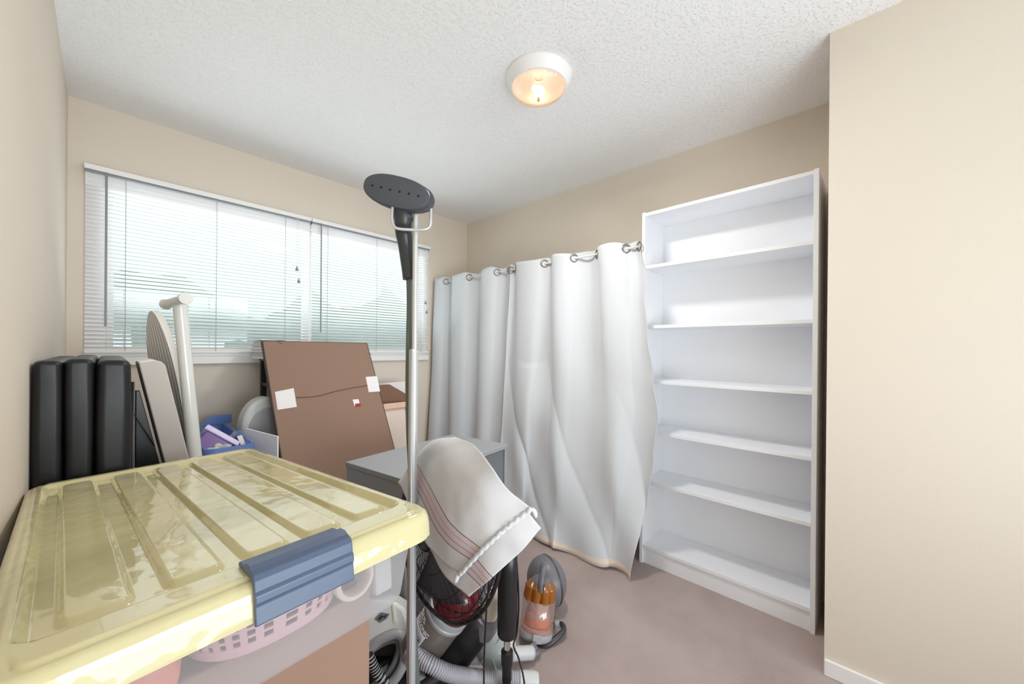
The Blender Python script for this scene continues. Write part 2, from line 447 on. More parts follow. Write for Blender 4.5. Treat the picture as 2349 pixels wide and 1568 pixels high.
blind(1.098, 2.070, 'white venetian blind over the right part of the window, near the curtains', (1.207, 1.579, 1.96), 1.155, 1.332, (2.022, 1.56), 'venetian blinds on the window')

# ---------------------------------------------------------------- ceiling light
LX, LY = 1.437, -1.778
root = thing('ceiling_light', 'round flush ceiling light with white pan and ribbed glass bowl', 'ceiling light', (LX, LY, H-.1))
T = axis((LX, LY, H), (0, 0, -1))
MB().lathe([(.120, .0), (.142, .001), (.145, .006), (.143, .014), (.134, .030), (.128, .044), (.125, .052), (.119, .054), (.116, .048), (.118, .03), (.10, .01), (.02, .008)], T, 64, cap=False).build('pan', M['trim'], root, smooth=True, autos=50)
mt, n, b = new_mat('lit ribbed glass'); n.nodes.remove(b); o_ = n.nodes['Material Output']
tr = n.nodes.new('ShaderNodeBsdfTransparent'); tr.inputs[0].default_value = (1, .95, .9, 1)
tl = n.nodes.new('ShaderNodeBsdfTranslucent'); tl.inputs[0].default_value = (.50, .40, .32, 1)
gl = n.nodes.new('ShaderNodeBsdfGlossy'); gl.inputs['Roughness'].default_value = .15
m1 = n.nodes.new('ShaderNodeMixShader'); m1.inputs[0].default_value = .62
m2 = n.nodes.new('ShaderNodeMixShader'); m2.inputs[0].default_value = .08
n.links.new(tr.outputs[0], m1.inputs[1]); n.links.new(tl.outputs[0], m1.inputs[2]); n.links.new(m1.outputs[0], m2.inputs[1]); n.links.new(gl.outputs[0], m2.inputs[2]); n.links.new(m2.outputs[0], o_.inputs[0])
M['lampglass'] = mt
prof = [(.116*math.cos(a)**.9 if a < 1.55 else .001, .050+.048*math.sin(a)) for a in [i*PI/2/14 for i in range(15)]]
def ribs(a): return 1+.006*math.cos(72*a)
MB().lathe(prof, T, 288, cap=False, wob=ribs).build('glass_bowl', M['lampglass'], root, smooth=True)
MB().lathe([(.003, .092), (.007, .098), (.004, .103), (.006, .108), (.001, .114)], T, 14).build('finial', M['brass'], root, smooth=True)
for nm, (dx, dy) in (('bulb', (.035, .02)), ):
    bmt = mat('glowing bulb', (1, .9, .8), .5, emit=((1, .80, .58), 3))
    MB().lathe([(.012, 0), (.013, .012), (.022, .025), (.026, .038), (.02, .052), (.004, .058)], frame((LX+dx-.05, LY+dy, H-.045), (0, 1, 0), (1, -.2, -.25)), 20).build('bulb', bmt, root, smooth=True)
dl = bpy.data.lights.new('lamp_downlight', 'AREA'); dl.shape = 'DISK'; dl.size = .2; dl.energy = 10.5; dl.color = (1, .97, .94)
do = bpy.data.objects.new('lamp_downlight', dl); do.location = (LX, LY, H-.118); COL.objects.link(do)
pl = bpy.data.lights.new('lamp_glow', 'POINT'); pl.energy = .35; pl.color = (1, .84, .68); pl.shadow_soft_size = .03
po = bpy.data.objects.new('lamp_glow', pl); po.location = (LX, LY, H-.075); COL.objects.link(po)

# ---------------------------------------------------------------- white bookcase
BX, BY, ba = 2.244, -1.900, -.025
root = thing('bookcase', 'tall empty white bookcase with six shelf bays beside the closet wall', 'bookcase', (BX, BY, 0))
u = Vector((math.sin(ba), -math.cos(ba), 0)); v = Vector((math.cos(ba), math.sin(ba), 0))
T = Matrix((u, v, Vector((0, 0, 1)))).transposed().to_4x4(); T.translation = Vector((BX, BY, 0))
BW, BD, BH, t = .8, .272, 2.02, .018
def bpart(name, *bx, m_='white', **k): return MB().box(*bx, T).build(name, M[m_], root, bevel=.0012, **k)
bpart('side_panel', 0, t, 0, BD, 0, BH); bpart('side_panel', BW-t, BW, 0, BD, 0, BH)
bpart('top_panel', t, BW-t, .003, BD, BH-.022, BH-.004)
bpart('bottom_panel', t, BW-t, .003, BD-.006, .088, .106)
bpart('plinth', t, BW-t, .012, .026, 0, .088)
bpart('back_panel', t, BW-t, BD-.006, BD, 0.0, BH-.022)
for z in (1.695, 1.350, 1.036, .747, .459): bpart('shelf', t+.001, BW-t-.001, .008, BD-.006, z, z+t)

# ---------------------------------------------------------------- curtains
rod_a, rod_b = Vector((2.155, -.003, 1.810)), Vector((2.239, -1.897, 1.828))
def rodx(y): return rod_a.x + (rod_b.x-rod_a.x)*(y-rod_a.y)/(rod_b.y-rod_a.y)
def rodz(y): return rod_a.z + (rod_b.z-rod_a.z)*(y-rod_a.y)/(rod_b.y-rod_a.y)
put(MB().tube([rod_a, rod_b + (rod_a-rod_b)*-.0], .0075, 12).build('curtain_rod', M['pole'], smooth=True), 'thin white rod carrying the white curtains', 'curtain rod')
def curtain(label, gy, fronts, cols, bottom, hem_m, nu=170, nv=70, rough=.004, seed=0):
    """gy: y of each grommet; between grommet i and i+1 the cloth is in front (+1) or behind (-1) of the rod"""
    ys = gy
    root = None
    def top(uu):
        s = uu*(len(ys)-1); i = min(int(s), len(ys)-2); q = s-i
        y = lerp(ys[i], ys[i+1], q)
        amp = min(.046, .22*abs(ys[i+1]-ys[i])+.010)
        sn = math.sin(PI*q); sg = fronts[i]
        # lobes stay fairly flat on top with quick turns
        off = sg*amp*max(0, sn)
        y -= (ys[i+1]-ys[i])*.09*math.sin(2*PI*q)*(1 if sg > 0 else -.3)
        return y, off, abs(y-lerp(ys[i], ys[i+1], q))*0
    def fn(uu, vv):
        y0, off, _ = top(uu)
        dx, yb, zb, fold = bottom(uu, vv)
        x0 = rodx(y0); zt = rodz(y0)+.036+.006*math.cos(uu*40)
        y = lerp(y0, yb, vv)
        x = x0 + dx - off*fold
        z = lerp(zt, zb, vv)
        nn = noise.noise(Vector((uu*9+seed, vv*3.2, seed)))*.012*min(1, vv*3)
        return Vector((x+nn, y+nn*.4, z))
    mb = MB(); mb.grid(fn, nu, nv)
    o = mb.build('curtain', [M['curtain'], hem_m], smooth=True, solid=.0022, fixn=False)
    hemrows = 2
    me = o.data
    for p in me.polygons:
        if p.index//(nu-1) >= nv-1-hemrows: p.material_index = 1
    put(o, label, 'curtain', 'white grommet curtains on the rod')
    org = ORG[o.name]
    for i, y in enumerate(ys):
        sg = 1
        p = Vector((rodx(y), y, rodz(y)))
        # ring lies in the cloth where it crosses the rod
        dl = .5*abs(ys[min(i+1, len(ys)-1)]-ys[max(i-1, 0)])
        s0 = fronts[i-1] if i > 0 else -fronts[0]
        s1 = fronts[i] if i < len(fronts) else -fronts[-1]
        slope = 1 if (s1 > 0) else -1
        ui = i/(len(ys)-1); e1, e2 = max(0, ui-.006), min(1, ui+.006)
        pa, pb_ = fn(e1, .02), fn(e2, .02)
        d = Vector((pb_.x-pa.x, pb_.y-pa.y, 0)).normalized(); nrm = Vector((d.y, -d.x, 0))
        if nrm.dot(CAM-p) < 0: nrm = -nrm
        p = Vector(((pa.x+pb_.x)/2, (pa.y+pb_.y)/2, rodz(y))) + nrm*.003
        ring = MB(); R_, r_ = .024, .005
        for k in (0,):
            pts = [p + d*math.cos(a)*R_ + Vector((0, 0, 1))*math.sin(a)*R_ for a in [2*PI*j/28 for j in range(28)]]
            ring.tube(pts, r_, 8, closed=True, up=nrm)
        ring.build('grommet', M['grommet'], o, smooth=True)
    return o
M['grommet'] = mat('brushed nickel grommet', srgb(150, 142, 134), .3, metal=.8)
def low1(uu, vv):
    yb = lerp(-.035, -.90, uu) ; return (-.10*vv*(1-.3*uu), yb, .012, lerp(1, .55, vv))
curtain('white curtain panel beside the window, left one of the pair', [-.02, -.165, -.25, -.456, -.61, -.768, -.89], [1, -1, 1, -1, 1, -1], None, low1, M['hem'], seed=1)
EDGE = []
for v_, px, py in ((0, 1474, 560), (.17, 1482, 650), (.30, 1491, 740), (.43, 1504, 850), (.53, 1515, 930), (.65, 1503, 1030), (.77, 1486, 1130), (.84, 1474, 1200), (1, 1453, 1322)):
    EDGE.append((v_, at(px, py, x=2.236-.17*v_**1.2).y))
def low2(uu, vv):
    yb = interp([(0, -.92), (.25, -1.18), (.5, -1.47), (.8, -1.80), (1, -1.925)], uu)
    e_ = interp(EDGE, vv)-lerp(-1.885, -1.925, vv); wt = max(0, (uu-.40)/.60)**1.6
    y = yb + (e_*wt/max(vv, .08) if vv > 0 else 0)
    dx = -.17*vv**1.2 - .05*math.exp(-((uu-.55)/.25)**2)*vv
    # folds sweeping from the upper left down to the lower right corner
    ph = (uu-.55*vv**1.5)*9
    def crease(a_): return 1-abs(math.sin(a_))**.6
    am = min(1, max(0, (vv-.30)/.45))
    dx += (.030+.014*math.sin(uu*5+1))*crease(ph*1.0+.9)*am + .016*math.sin(ph*2.3+vv)*am*vv + .02*noise.noise(Vector((uu*4, vv*2.2, 9)))*am
    if vv > .4: dx -= .04*math.exp(-((uu-.27)/.085)**2)*math.exp(-((vv-.54)/.12)**2)
    dx -= .03*min(1, vv*4)*max(0, (uu-.8)/.2)
    zb = .012 + .008*math.sin(uu*17)
    return (dx, y, zb, lerp(1, .25, min(1, vv*1.1)))
curtain('white curtain panel bulging beside the white bookcase, right one of the pair', [-.90, -.955, -1.217, -1.275, -1.447, -1.618, -1.804, -1.885], [-1, 1, -1, 1, -1, 1, -1], None, low2, M['hem'], seed=5, nu=220, nv=90)

# ---------------------------------------------------------------- grey cabinet
root = thing('drawer_cabinet', 'low grey cabinet standing between curtains and leaning picture', 'cabinet', (.872, -1.635, 0))
a = math.radians(8.5); u = Vector((math.cos(a), math.sin(a), 0)); v = Vector((-math.sin(a), math.cos(a), 0))
T = Matrix((u, v, Vector((0, 0, 1)))).transposed().to_4x4(); T.translation = Vector((.872, -1.635, 0))
CW, CD, CH = .635, .37, .75
MB().box(-.004, CW+.004, -.004, CD+.004, CH-.02, CH, T).build('cabinet_top', M['grey'], root, bevel=.002)
mb = MB(); mb.box(0, .018, 0, CD, 0, CH-.02, T); mb.box(CW-.018, CW, 0, CD, 0, CH-.02, T); mb.box(.018, CW-.018, CD-.01, CD, 0, CH-.02, T); mb.box(.018, CW-.018, .0, CD-.01, .0, .06, T)
mb.build('cabinet_body', M['grey'], root, bevel=.001)
for k in range(3):
    z0 = .065+k*.222
    d_ = MB().box(.021, CW-.021, .006, .024, z0, z0+.216, T).build('drawer', M['greydark'], root, bevel=.0015)
    MB().box(CW/2-.06, CW/2+.06, -.012, .008, z0+.17, z0+.18, T).build('handle', M['alu'], d_, bevel=.001)

# ---------------------------------------------------------------- storage bin with yellow lid
O = Vector((.513, -2.312, .957))
d1 = Vector((-.0490, .9967, -.0650)).normalized(); d2 = Vector((.9993, .0352, .0149)); d2 = (d2-d1*d2.dot(d1)).normalized(); nn = d2.cross(d1)
LL, LW = .96, .465
T = Matrix((d2, d1, nn)).transposed().to_4x4(); T.translation = O - d2*LW      # local x across, y along, z up
root = thing('storage_bin', 'frosted clear storage bin with pale yellow lid and blue clasp', 'storage bin', T @ Vector((LW/2, LL/2, -.19)))
BINROOT = root
def lidh(x, y):
    """height of the lid over its own plane"""
    def rd(x0, x1, y0, y1, r):   # signed distance to rounded rectangle
        qx = abs(x-(x0+x1)/2)-(x1-x0)/2+r; qy = abs(y-(y0+y1)/2)-(y1-y0)/2+r
        return math.hypot(max(qx, 0), max(qy, 0))+min(max(qx, qy), 0)-r
    def st(d, w_): return max(0, min(1, .5-d/w_))
    h = -.012*st(rd(.028, LW-.028, .062, LL-.042, .02), .010)
    h += .004*st(rd(.018, LW-.018, .050, LL-.030, .02), .006)*0
    for xr in PAN:
        h += .0085*st(rd(xr, xr+.053, .088, .905, .012), .007)
    h += -.004*(1-st(rd(.014, LW-.014, .014, LL-.014, .03), .006))
    return h
PAN = [LW-.097, LW-.174, LW-.250, LW-.328, LW-.412]
def fineaxis(lo, hi, marks, base, fine):
    s_ = set(); x = lo
    while x < hi: s_.add(round(x, 5)); x += base
    s_.add(hi)
    for m_ in marks:
        for k in range(-5, 6):
            q = m_+k*fine
            if lo < q < hi: s_.add(round(q, 5))
    out = sorted(s_); res = [out[0]]
    for q in out[1:]:
        if q-res[-1] > fine*.5: res.append(q)
    return res
xs = fineaxis(0, LW, [.014, LW-.014, .028, LW-.028]+PAN+[p+.053 for p in PAN], .012, .0013)
ys = fineaxis(0, LL, [.014, LL-.014, .062, LL-.042, .088, .905], .02, .0015)
rc = .038
def pull(x, y):
    """round the plan corners"""
    cx = min(max(x, rc), LW-rc); cy = min(max(y, rc), LL-rc); dx, dy = x-cx, y-cy
    if dx and dy:
        r_ = max(abs(dx), abs(dy)); L_ = math.hypot(dx, dy)
        return cx+dx/L_*r_, cy+dy/L_*r_
    return x, y
mb = MB()
vs = []; fs = []
for j, y in enumerate(ys):
    for i, x in enumerate(xs):
        px, py = pull(x, y); e = min(x, LW-x, y, LL-y); rd_ = -.006*max(0, 1-e/.006)**2
        vs.append(T @ Vector((px, py, lidh(x, y)+rd_)))
nx, ny = len(xs), len(ys)
for j in range(ny-1):
    for i in range(nx-1): fs.append((j*nx+i, j*nx+i+1, (j+1)*nx+i+1, (j+1)*nx+i))
# skirt
per = [(i, 0) for i in range(nx)]+[(nx-1, j) for j in range(1, ny)]+[(i, ny-1) for i in range(nx-2, -1, -1)]+[(0, j) for j in range(ny-2, 0, -1)]
base_i = [j*nx+i for i, j in per]; prev = base_i
for (out_, dz) in ((.002, -.008), (.003, -.020), (.003, -.0395), (.0005, -.0405)):
    k = len(vs); cur = []
    for (i, j) in per:
        px, py = pull(xs[i], ys[j]); c = Vector((LW/2, LL/2)); 
        ax = -1 if i == 0 else (1 if i == nx-1 else 0); ay = -1 if j == 0 else (1 if j == ny-1 else 0)
        vs.append(T @ Vector((px+ax*out_, py+ay*out_, -.010+dz+.002))); cur.append(len(vs)-1)
    L_ = len(per)
    for q in range(L_): fs.append((prev[(q+1) % L_], prev[q], cur[q], cur[(q+1) % L_]))
    prev = cur
mb.add(vs, fs)
mb.build('lid', M['lid'], root, smooth=True, fixn=True, autos=60)
# tub
def tub(u_, v_):
    a_ = .0
    k = u_*4; s_ = v_
    ins = .012 + .022*s_
    poly = rrect(ins, LW-ins, ins, LL-ins, .045, 8)
    L_ = len(poly); q = u_*L_; i = int(q) % L_; fr = q-int(q)
    p, p2 = poly[i], poly[(i+1) % L_]
    if s_ > .93:
        cx_, cy_ = LW/2, LL/2; kk = (s_-.93)/.07; pad = 1-.05*kk*kk
        p = (cx_+(p[0]-cx_)*pad, cy_+(p[1]-cy_)*(1-.025*kk*kk)); p2 = (cx_+(p2[0]-cx_)*pad, cy_+(p2[1]-cy_)*(1-.025*kk*kk))
    return T @ Vector((lerp(p[0], p2[0], fr), lerp(p[1], p2[1], fr), -.012-.139*s_))
mb = MB(); mb.grid(tub, 36, 26, close_u=True)
L0 = len(mb.v)-36; mb.f.append(tuple(range(L0, L0+36))); mb.m.append(0)
mb.build('tub', M['frost'], root, smooth=True, fixn=False, autos=60)
# clasp on the short end (near), middle
xc0, xc1 = LW-.268, LW-.150
def clasp_prof():
    return [(.052, .0005), (.052, .006), (.030, .0075), (.026, .012), (.012, .012), (.006, .0085), (-.004, .006), (-.007, 0), (-.0075, -.012), (-.0105, -.016), (-.0105, -.024), (-.008, -.028), (-.0095, -.050), (-.0045, -.052), (-.0045, -.004), (.004, -.001)]
poly = clasp_prof()
Tc = Matrix.Identity(4)
vs = []; k = len(poly)
for xx in (xc0, xc1): vs += [T @ Vector((xx, p[0]-.0005, p[1])) for p in poly]
fs = [tuple(range(k-1, -1, -1)), tuple(range(k, 2*k))]+[(i, (i+1) % k, (i+1) % k+k, i+k) for i in range(k)]
MB().add(vs, fs).build('clasp', M['clasp'], root, bevel=.0015, smooth=False)

def inb(x, y, z): return T @ Vector((x, y, z))     # inside the bin
ZB = -.147
# pink basket
root = thing('basket', 'pink plastic basket with square holes inside the frosted bin', 'basket', inb(.20, .21, ZB))
cxb, cyb = .262, .20
def bask(u_, v_):
    a_ = 2*PI*u_; k = lerp(.80, 1.0, v_)
    ca, sa = math.cos(a_), math.sin(a_)
    e_ = 2/2.6
    x = math.copysign(abs(ca)**e_, ca)*.122*k; y = math.copysign(abs(sa)**e_, sa)*.125*k
    return inb(cxb+x, cyb+y, ZB+.004+.100*v_)
mb = MB()
NU, NV = 144, 26
mb.grid(bask, NU, NV, close_u=True, skip=lambda i, j: (i % 4 in (0, 1)) and (j in (4, 5, 7, 8, 10, 11, 13, 14)) or ((i % 36) in range(10, 26) and j in (18, 19, 20, 21)))
mb.f.append(tuple(range(NU))); mb.m.append(0)
mb.build('basket_shell', M['pink'], root, solid=.0025, fixn=False)
mb = MB(); mb.tube([bask(i/60, 1.0) for i in range(60)], .004, 8, closed=True); mb.build('rim', M['pink'], root, smooth=True)
# salmon beaker
root = thing('plastic_cup', 'salmon pink plastic cup lying inside the frosted bin', 'cup', inb(.055, .12, ZB+.005))
Tq = frame(inb(.100, .048, ZB+.062), d2, d1*.9+d2*.15)
MB().lathe([(.001, .001), (.036, 0), (.039, .004), (.042, .085), (.045, .088), (.043, .090), (.040, .086), (.036, .008)], Tq, 36, cap=False).build('cup_body', M['salmon'], root, smooth=True)
# roll and white packs
root = thing('tape_roll', 'beige ring shaped roll standing inside the frosted bin', 'roll', inb(.372, .06, ZB+.002))
Tq = frame(inb(.345, .046, ZB+.064), d2, d1)
MB().lathe([(.024, 0), (.029, 0), (.031, .003), (.031, .022), (.029, .025), (.024, .025), (.022, .022), (.022, .003), (.024, 0)], Tq, 40, cap=False).build('roll_ring', M['canvas'], root, smooth=True)
put(MB().box(.392, .425, .075, .30, ZB+.002, ZB+.060, T).build('paper_packet', M['palegrey'], bevel=.006), 'white packet lying under the ring roll in the bin', 'packet')
put(MB().box(.385, .425, .32, .60, ZB+.002, ZB+.10, T).build('folded_cloth', M['palegrey'], bevel=.01), 'pale grey bundle deeper inside the frosted bin', 'bundle')

# cardboard box below
root = thing('cardboard_box', 'brown cardboard box carrying the frosted storage bin', 'box', (.25, -1.8, 0))
def under(x, y): 
    q = inb(0, 0, -.1523); nnz = nn
    return q.z - ((x-q.x)*nnz.x+(y-q.y)*nnz.y)/nnz.z
x0, x1, y0, y1 = .035, .452, -2.205, -1.40
ps = [(x0, y0), (x1, y0), (x1, y1), (x0, y1)]
mb = MB(); mb.hexa([Vector((a_, b_, 0)) for a_, b_ in ps]+[Vector((a_, b_, under(a_, b_))) for a_, b_ in ps])
mb.build('carton', M['cardboard'], root, bevel=.003)
MB().hexa([Vector((.22, y0-.0006, .0)), Vector((.27, y0-.0006, 0)), Vector((.27, y0, 0)), Vector((.22, y0, 0)), Vector((.22, y0-.0006, under(.22, y0)-.01)), Vector((.27, y0-.0006, under(.27, y0)-.01)), Vector((.27, y0, under(.27, y0)-.01)), Vector((.22, y0, under(.22, y0)-.01))]).build('packing_tape', M['cardboard'], root)

# ================================================================ LEFT CORNER: folded table, panel, ironing board
root = thing('folding_massage_table', 'black padded leatherette table folded upright against the left wall', 'folding table', (.09, -.9, 0))
def cushion(x0, x1, y0, y1, z0, z1, seed, nz=44, nth=56):
    """an upholstered slab on edge: soft bulging sides, rounded ends, shallow creases"""
    cx, cy = (x0+x1)/2, (y0+y1)/2; hx, hy = (x1-x0)/2, (y1-y0)/2; r = hx*.6
    base = rrect(-hx, hx, -hy, hy, r, 10)
    # more points along the long sides
    P = []
    for i in range(len(base)):
        a_, b_ = base[i], base[(i+1) % len(base)]
        k = max(1, int(math.dist(a_, b_)/.05))
        for q in range(k): P.append((lerp(a_[0], b_[0], q/k), lerp(a_[1], b_[1], q/k)))
    n_ = len(P); vs = []; rr = hx*.5
    for j in range(nz+1):
        z = lerp(z0, z1-rr, j/(nz-14)) if j < nz-14 else z1-rr*(1-math.sin((j-nz+14)/14*PI/2))
        dtop = z1-z; k = 1.0
        ins = rr*(1-math.sqrt(max(0, 1-(1-min(dtop, rr)/rr)**2))) if dtop < rr else 0
        for p in P:
            sx = max(0, (hx-ins)/hx); sy2 = max(0, (hy-ins)/hy)
            w_ = noise.noise(Vector((p[0]*14+seed, p[1]*6, z*5)))*.0028
            puck = .004*math.exp(-(dtop/.05)**2)*math.sin(p[1]*90+seed)
            vs.append((cx+p[0]*sx+(w_ if ins < rr*.9 else 0), cy+p[1]*sy2+(w_+puck)*(1 if p[1] < 0 else -1), z))
    fs = [(j*n_+i, j*n_+(i+1) % n_, (j+1)*n_+(i+1) % n_, (j+1)*n_+i) for j in range(nz) for i in range(n_)]
    fs.append(tuple(range(n_-1, -1, -1))); fs.append(tuple(nz*n_+i for i in range(n_)))
    return vs, fs
CX = [.004]+[at(q, 950, y=-1.33).x for q in (145, 217, 302)]
for k, z1 in enumerate((1.186, 1.190, 1.186)):
    mb = MB(); mb.add(*cushion(CX[k]+(0, .0003, .0012)[k], CX[k+1]-.0002, -1.33, -.62, .062, z1, k*7)); mb.build('cushion', M['leather'], root, smooth=True, autos=50)
mb = MB(); mb.box(.008, CX[3]-.01, -1.26, -.64, .0, .061); mb.build('base_board', M['black'], root, bevel=.004)
mb = MB(); mb.tube([(CX[3]+.004, -1.27, 1.12), (CX[3]+.004, -1.27, .04)], .004, 8); mb.build('corner_piping', M['black'], root, smooth=True)
mb = MB(); lfx = CX[3]+.007; mb.tube([(lfx, -1.16, 1.02), (lfx, -1.16, .2), (lfx, -.75, .2), (lfx, -.75, 1.02)], .004, 8, closed=True); mb.tube([(lfx, -1.16, 1.02), (.24, -1.15, .90)], .002, 6)
mb.build('folded_leg_frame', M['black'], root, smooth=True)

# cream panel leaning on it
root = thing('folding_table', 'cream slab like folded table leaning beside the black padded one', 'folding table', (.3, -1.0, 0))
T = frame((.205, -1.135, 1.168), (1, 0, .19), (0, 1, 0))   # local x to the right, y(up) , z into depth
lx = Vector((.982, 0, .188)); lz = Vector((-.188, 0, .982))
# local y points along lx x z ; keep an explicit matrix: columns = right, up, depth
T = Matrix((lx, lz, Vector((0, 1, 0)))).transposed().to_4x4(); T.translation = Vector((.202, -1.135, 1.170))
Lp = 1.176
poly = [(0, -Lp), (.062, -Lp-.0), (.062, -.022), (.055, -.006), (.042, 0), (.0, 0)]
MB().prism(poly, T, 0, .205).build('table_leaf', [M['cream']], root, bevel=.004, seg=3)
MB().prism([(.002, .0), (.040, .0), (.040, .003), (.002, .003)], T, .004, .200).build('top_edge', M['creamtop'], root, bevel=.001)
# dark slab standing in the gap
root2 = thing('support_frame', 'black folded frame in the gap left of the cream folded table', 'frame', (.24, -1.1, 0))
mb = MB()
mb.hexa([Vector(p) for p in ((CX[3]+.016, -1.125, 0), (.420, -1.125, 0), (.420, -1.085, 0), (CX[3]+.016, -1.085, 0), (CX[3]+.016, -1.125, 1.08), (.206, -1.125, 1.08), (.206, -1.085, 1.08), (CX[3]+.016, -1.085, 1.08))])
mb.build('gusset_board', M['black'], root2, bevel=.002)

# ironing board
root = thing('ironing_board', 'ironing board with pale striped cover standing upright by the window', 'ironing board', (.40, -.7, 0))
Lg = Vector((.19, 0, -1.365)).normalized(); Wd = Vector((.19, -.98, 0)).normalized(); Wd = (Wd-Lg*Wd.dot(Lg)).normalized(); Nn = Lg.cross(Wd)
P0 = Vector((.2655, -.70, 1.372)); LEN = 1.365
def bw(t_):   # half width along the length
    q = min(1, t_/.36)
    return .158*math.sin(PI/2*q**.62)**.9 if q < 1 else .158
def board(off):
    def fn(u_, v_):
        s_ = LEN*v_**1.35; return P0 + Lg*s_ + Wd*(bw(s_)*(2*u_-1)) + Nn*off
    return fn
fA, fB = board(-.011), board(.011)
mb = MB()
nu, nv = 24, 60
vsA = [fA(i/(nu-1), max(.0012, j/(nv-1))) for j in range(nv) for i in range(nu)]; vsB = [fB(i/(nu-1), max(.0012, j/(nv-1))) for j in range(nv) for i in range(nu)]
def uvof(i, j):
    s_ = LEN*(j/(nv-1))**1.35; return ((bw(s_)*(2*i/(nu-1)-1)+.18)*1.9 + .55*math.exp(-s_/.16)*.35*(i/(nu-1)), s_)
uvs = [uvof(i, j) for j in range(nv) for i in range(nu)]
g = lambda k: [(j*nu+i, j*nu+i+1, (j+1)*nu+i+1, (j+1)*nu+i) for j in range(nv-1) for i in range(nu-1)]
mb.add(vsA, g(0), uvs); mb.add(vsB, g(0), uvs)
k = nu*nv; mb.mi = 1
ring = [i for i in range(nu)]+[j*nu+nu-1 for j in range(1, nv)]+[(nv-1)*nu+i for i in range(nu-2, -1, -1)]+[j*nu for j in range(nv-2, 0, -1)]
for a_, b_ in zip(ring, ring[1:]+ring[:1]): mb.f.append((a_, b_, b_+k, a_+k)); mb.m.append(1)
mb.build('cover', [M['ironcover'], M['creamtop']], root, smooth=True, autos=40)
mb = MB(); q0 = P0+Lg*.45+Nn*.02*(-1 if Nn.x < 0 else 1)
mb.tube([P0+Lg*.35+Nn*.022+Wd*.05, P0+Lg*1.33+Nn*.022+Wd*.09], .008, 8); mb.tube([P0+Lg*.35+Nn*.022-Wd*.05, P0+Lg*1.33+Nn*.022-Wd*.09], .008, 8)
mb.build('folded_leg', M['pole'], root, smooth=True)

# white T shaped tube
root = thing('tubular_leg', 'glossy white T shaped tube leaning upright before the window', 'tube', (.41, -1.02, 0))
A, B_ = at(412, 690, y=-.905), at(446, 1035, y=-.905)
B = A+(B_-A)*((A.z-.002)/(A.z-B_.z))
mb = MB(); mb.tube([A, B], .0225, 28); mb.build('upright_tube', M['pole'], root, smooth=True, autos=60)
c0, c1 = at(379, 698, y=-.82), at(427, 684, y=-1.02)
dd = (c1-c0).normalized(); up_ = Vector((0, 0, 1))
mb = MB(); mb.tube([c0, c0+dd*.008, c0+dd*.012, c0+dd*.02, c1-dd*.03, c1-dd*.012, c1-dd*.006, c1], [.019, .021, .019, .016, .0175, .019, .0225, .0215], 28, up=up_)
mb.build('cross_tube', M['pole'], root, smooth=True, autos=50)

# ---------------------------------------------------------------- tubs behind
put(MB().box(.505, .604, -.80, -.24, 0, .50).build('storage_box', M['cardboard'], bevel=.004), 'plain brown box under the blue plastic tub', 'box')
root = thing('laundry_tub', 'blue plastic tub of odds and ends near the window wall', 'tub', (.54, -.5, .50))
x0, x1, y0, y1, z0, z1 = .43, .590, -.80, -.16, .505, .782
mb = MB()
def tb(u_, v_):
    poly = rrect(x0+.02-.02*v_, x1-.02+.02*v_, y0+.02-.02*v_, y1-.02+.02*v_, .025, 5); L_ = len(poly); i = int(u_*L_) % L_
    return Vector((poly[i][0], poly[i][1], lerp(z0, z1, v_)))
mb.grid(tb, 24, 8, close_u=True); mb.f.append(tuple(range(24))); mb.m.append(0)
mb.build('tub_shell', M['blue'], root, solid=.004, fixn=False)
mb = MB(); outer = rrect(x0-.012, x1+.012, y0-.012, y1+.012, .035, 5); inner = rrect(x0-.002, x1+.002, y0-.002, y1+.002, .025, 5)
for zz in (z1-.026, z1+.004): mb.v += [Vector((p[0], p[1], zz)) for p in outer]+[Vector((p[0], p[1], zz)) for p in inner]
k = 24
for i in range(k):
    j = (i+1) % k
    mb.f += [(2*k+i, 2*k+j, 3*k+j, 3*k+i), (i, k+i, k+j, j), (i, j, 2*k+j, 2*k+i), (k+i, 3*k+i, 3*k+j, k+j)]; mb.m += [0]*4
mb.build('rim', M['blue'], root)
gx0, gx1, gx2 = at(468, 960, y=y1).x, at(492, 955, y=y1).x, at(531, 955, y=y1).x
gz = at(505, 952, y=y1).z
mb = MB(); mb.prism([(gx0, z1+.003), (gx2, z1+.003), (gx2, gz), (gx1, gz+.001), (gx0, gz-.016)], Matrix(((1, 0, 0, 0), (0, 0, 1, y1), (0, 1, 0, 0), (0, 0, 0, 1))), -.004, .004)
mb.build('raised_grip', M['blue'], root)
# contents
root = thing('purple_case', 'purple box with pale lilac edge poking out of the blue tub', 'box', (.47, -.62, .70))
Tq = frame((.470, -.66, .762), (.72, -.25, -.60), (.1, -.85, .5)) @ Matrix.Scale(1.35, 4)
MB().box(-.05, .04, -.05, .03, -.03, .02, Tq).build('case_body', M['purple'], root, bevel=.003)
M['lilac'] = mat('lilac plastic edge', srgb(212, 198, 232), .35)
MB().box(-.062, .055, .030, .048, -.035, .026, Tq).build('case_edge', M['lilac'], root, bevel=.004)
Tq = frame((.548, -.66, .762), (.75, -.3, .45), (-.2, -.7, .55))
root = thing('navy_carton', 'small navy carton with white end inside the blue tub', 'carton', (.55, -.65, .72))
MB().box(-.028, .02, -.045, .025, -.03, .02, Tq).build('carton_body', M['navy'], root, bevel=.001)
MB().box(.0205, .04, -.045, .025, -.03, .02, Tq).build('carton_end', M['paper'], root, bevel=.001)
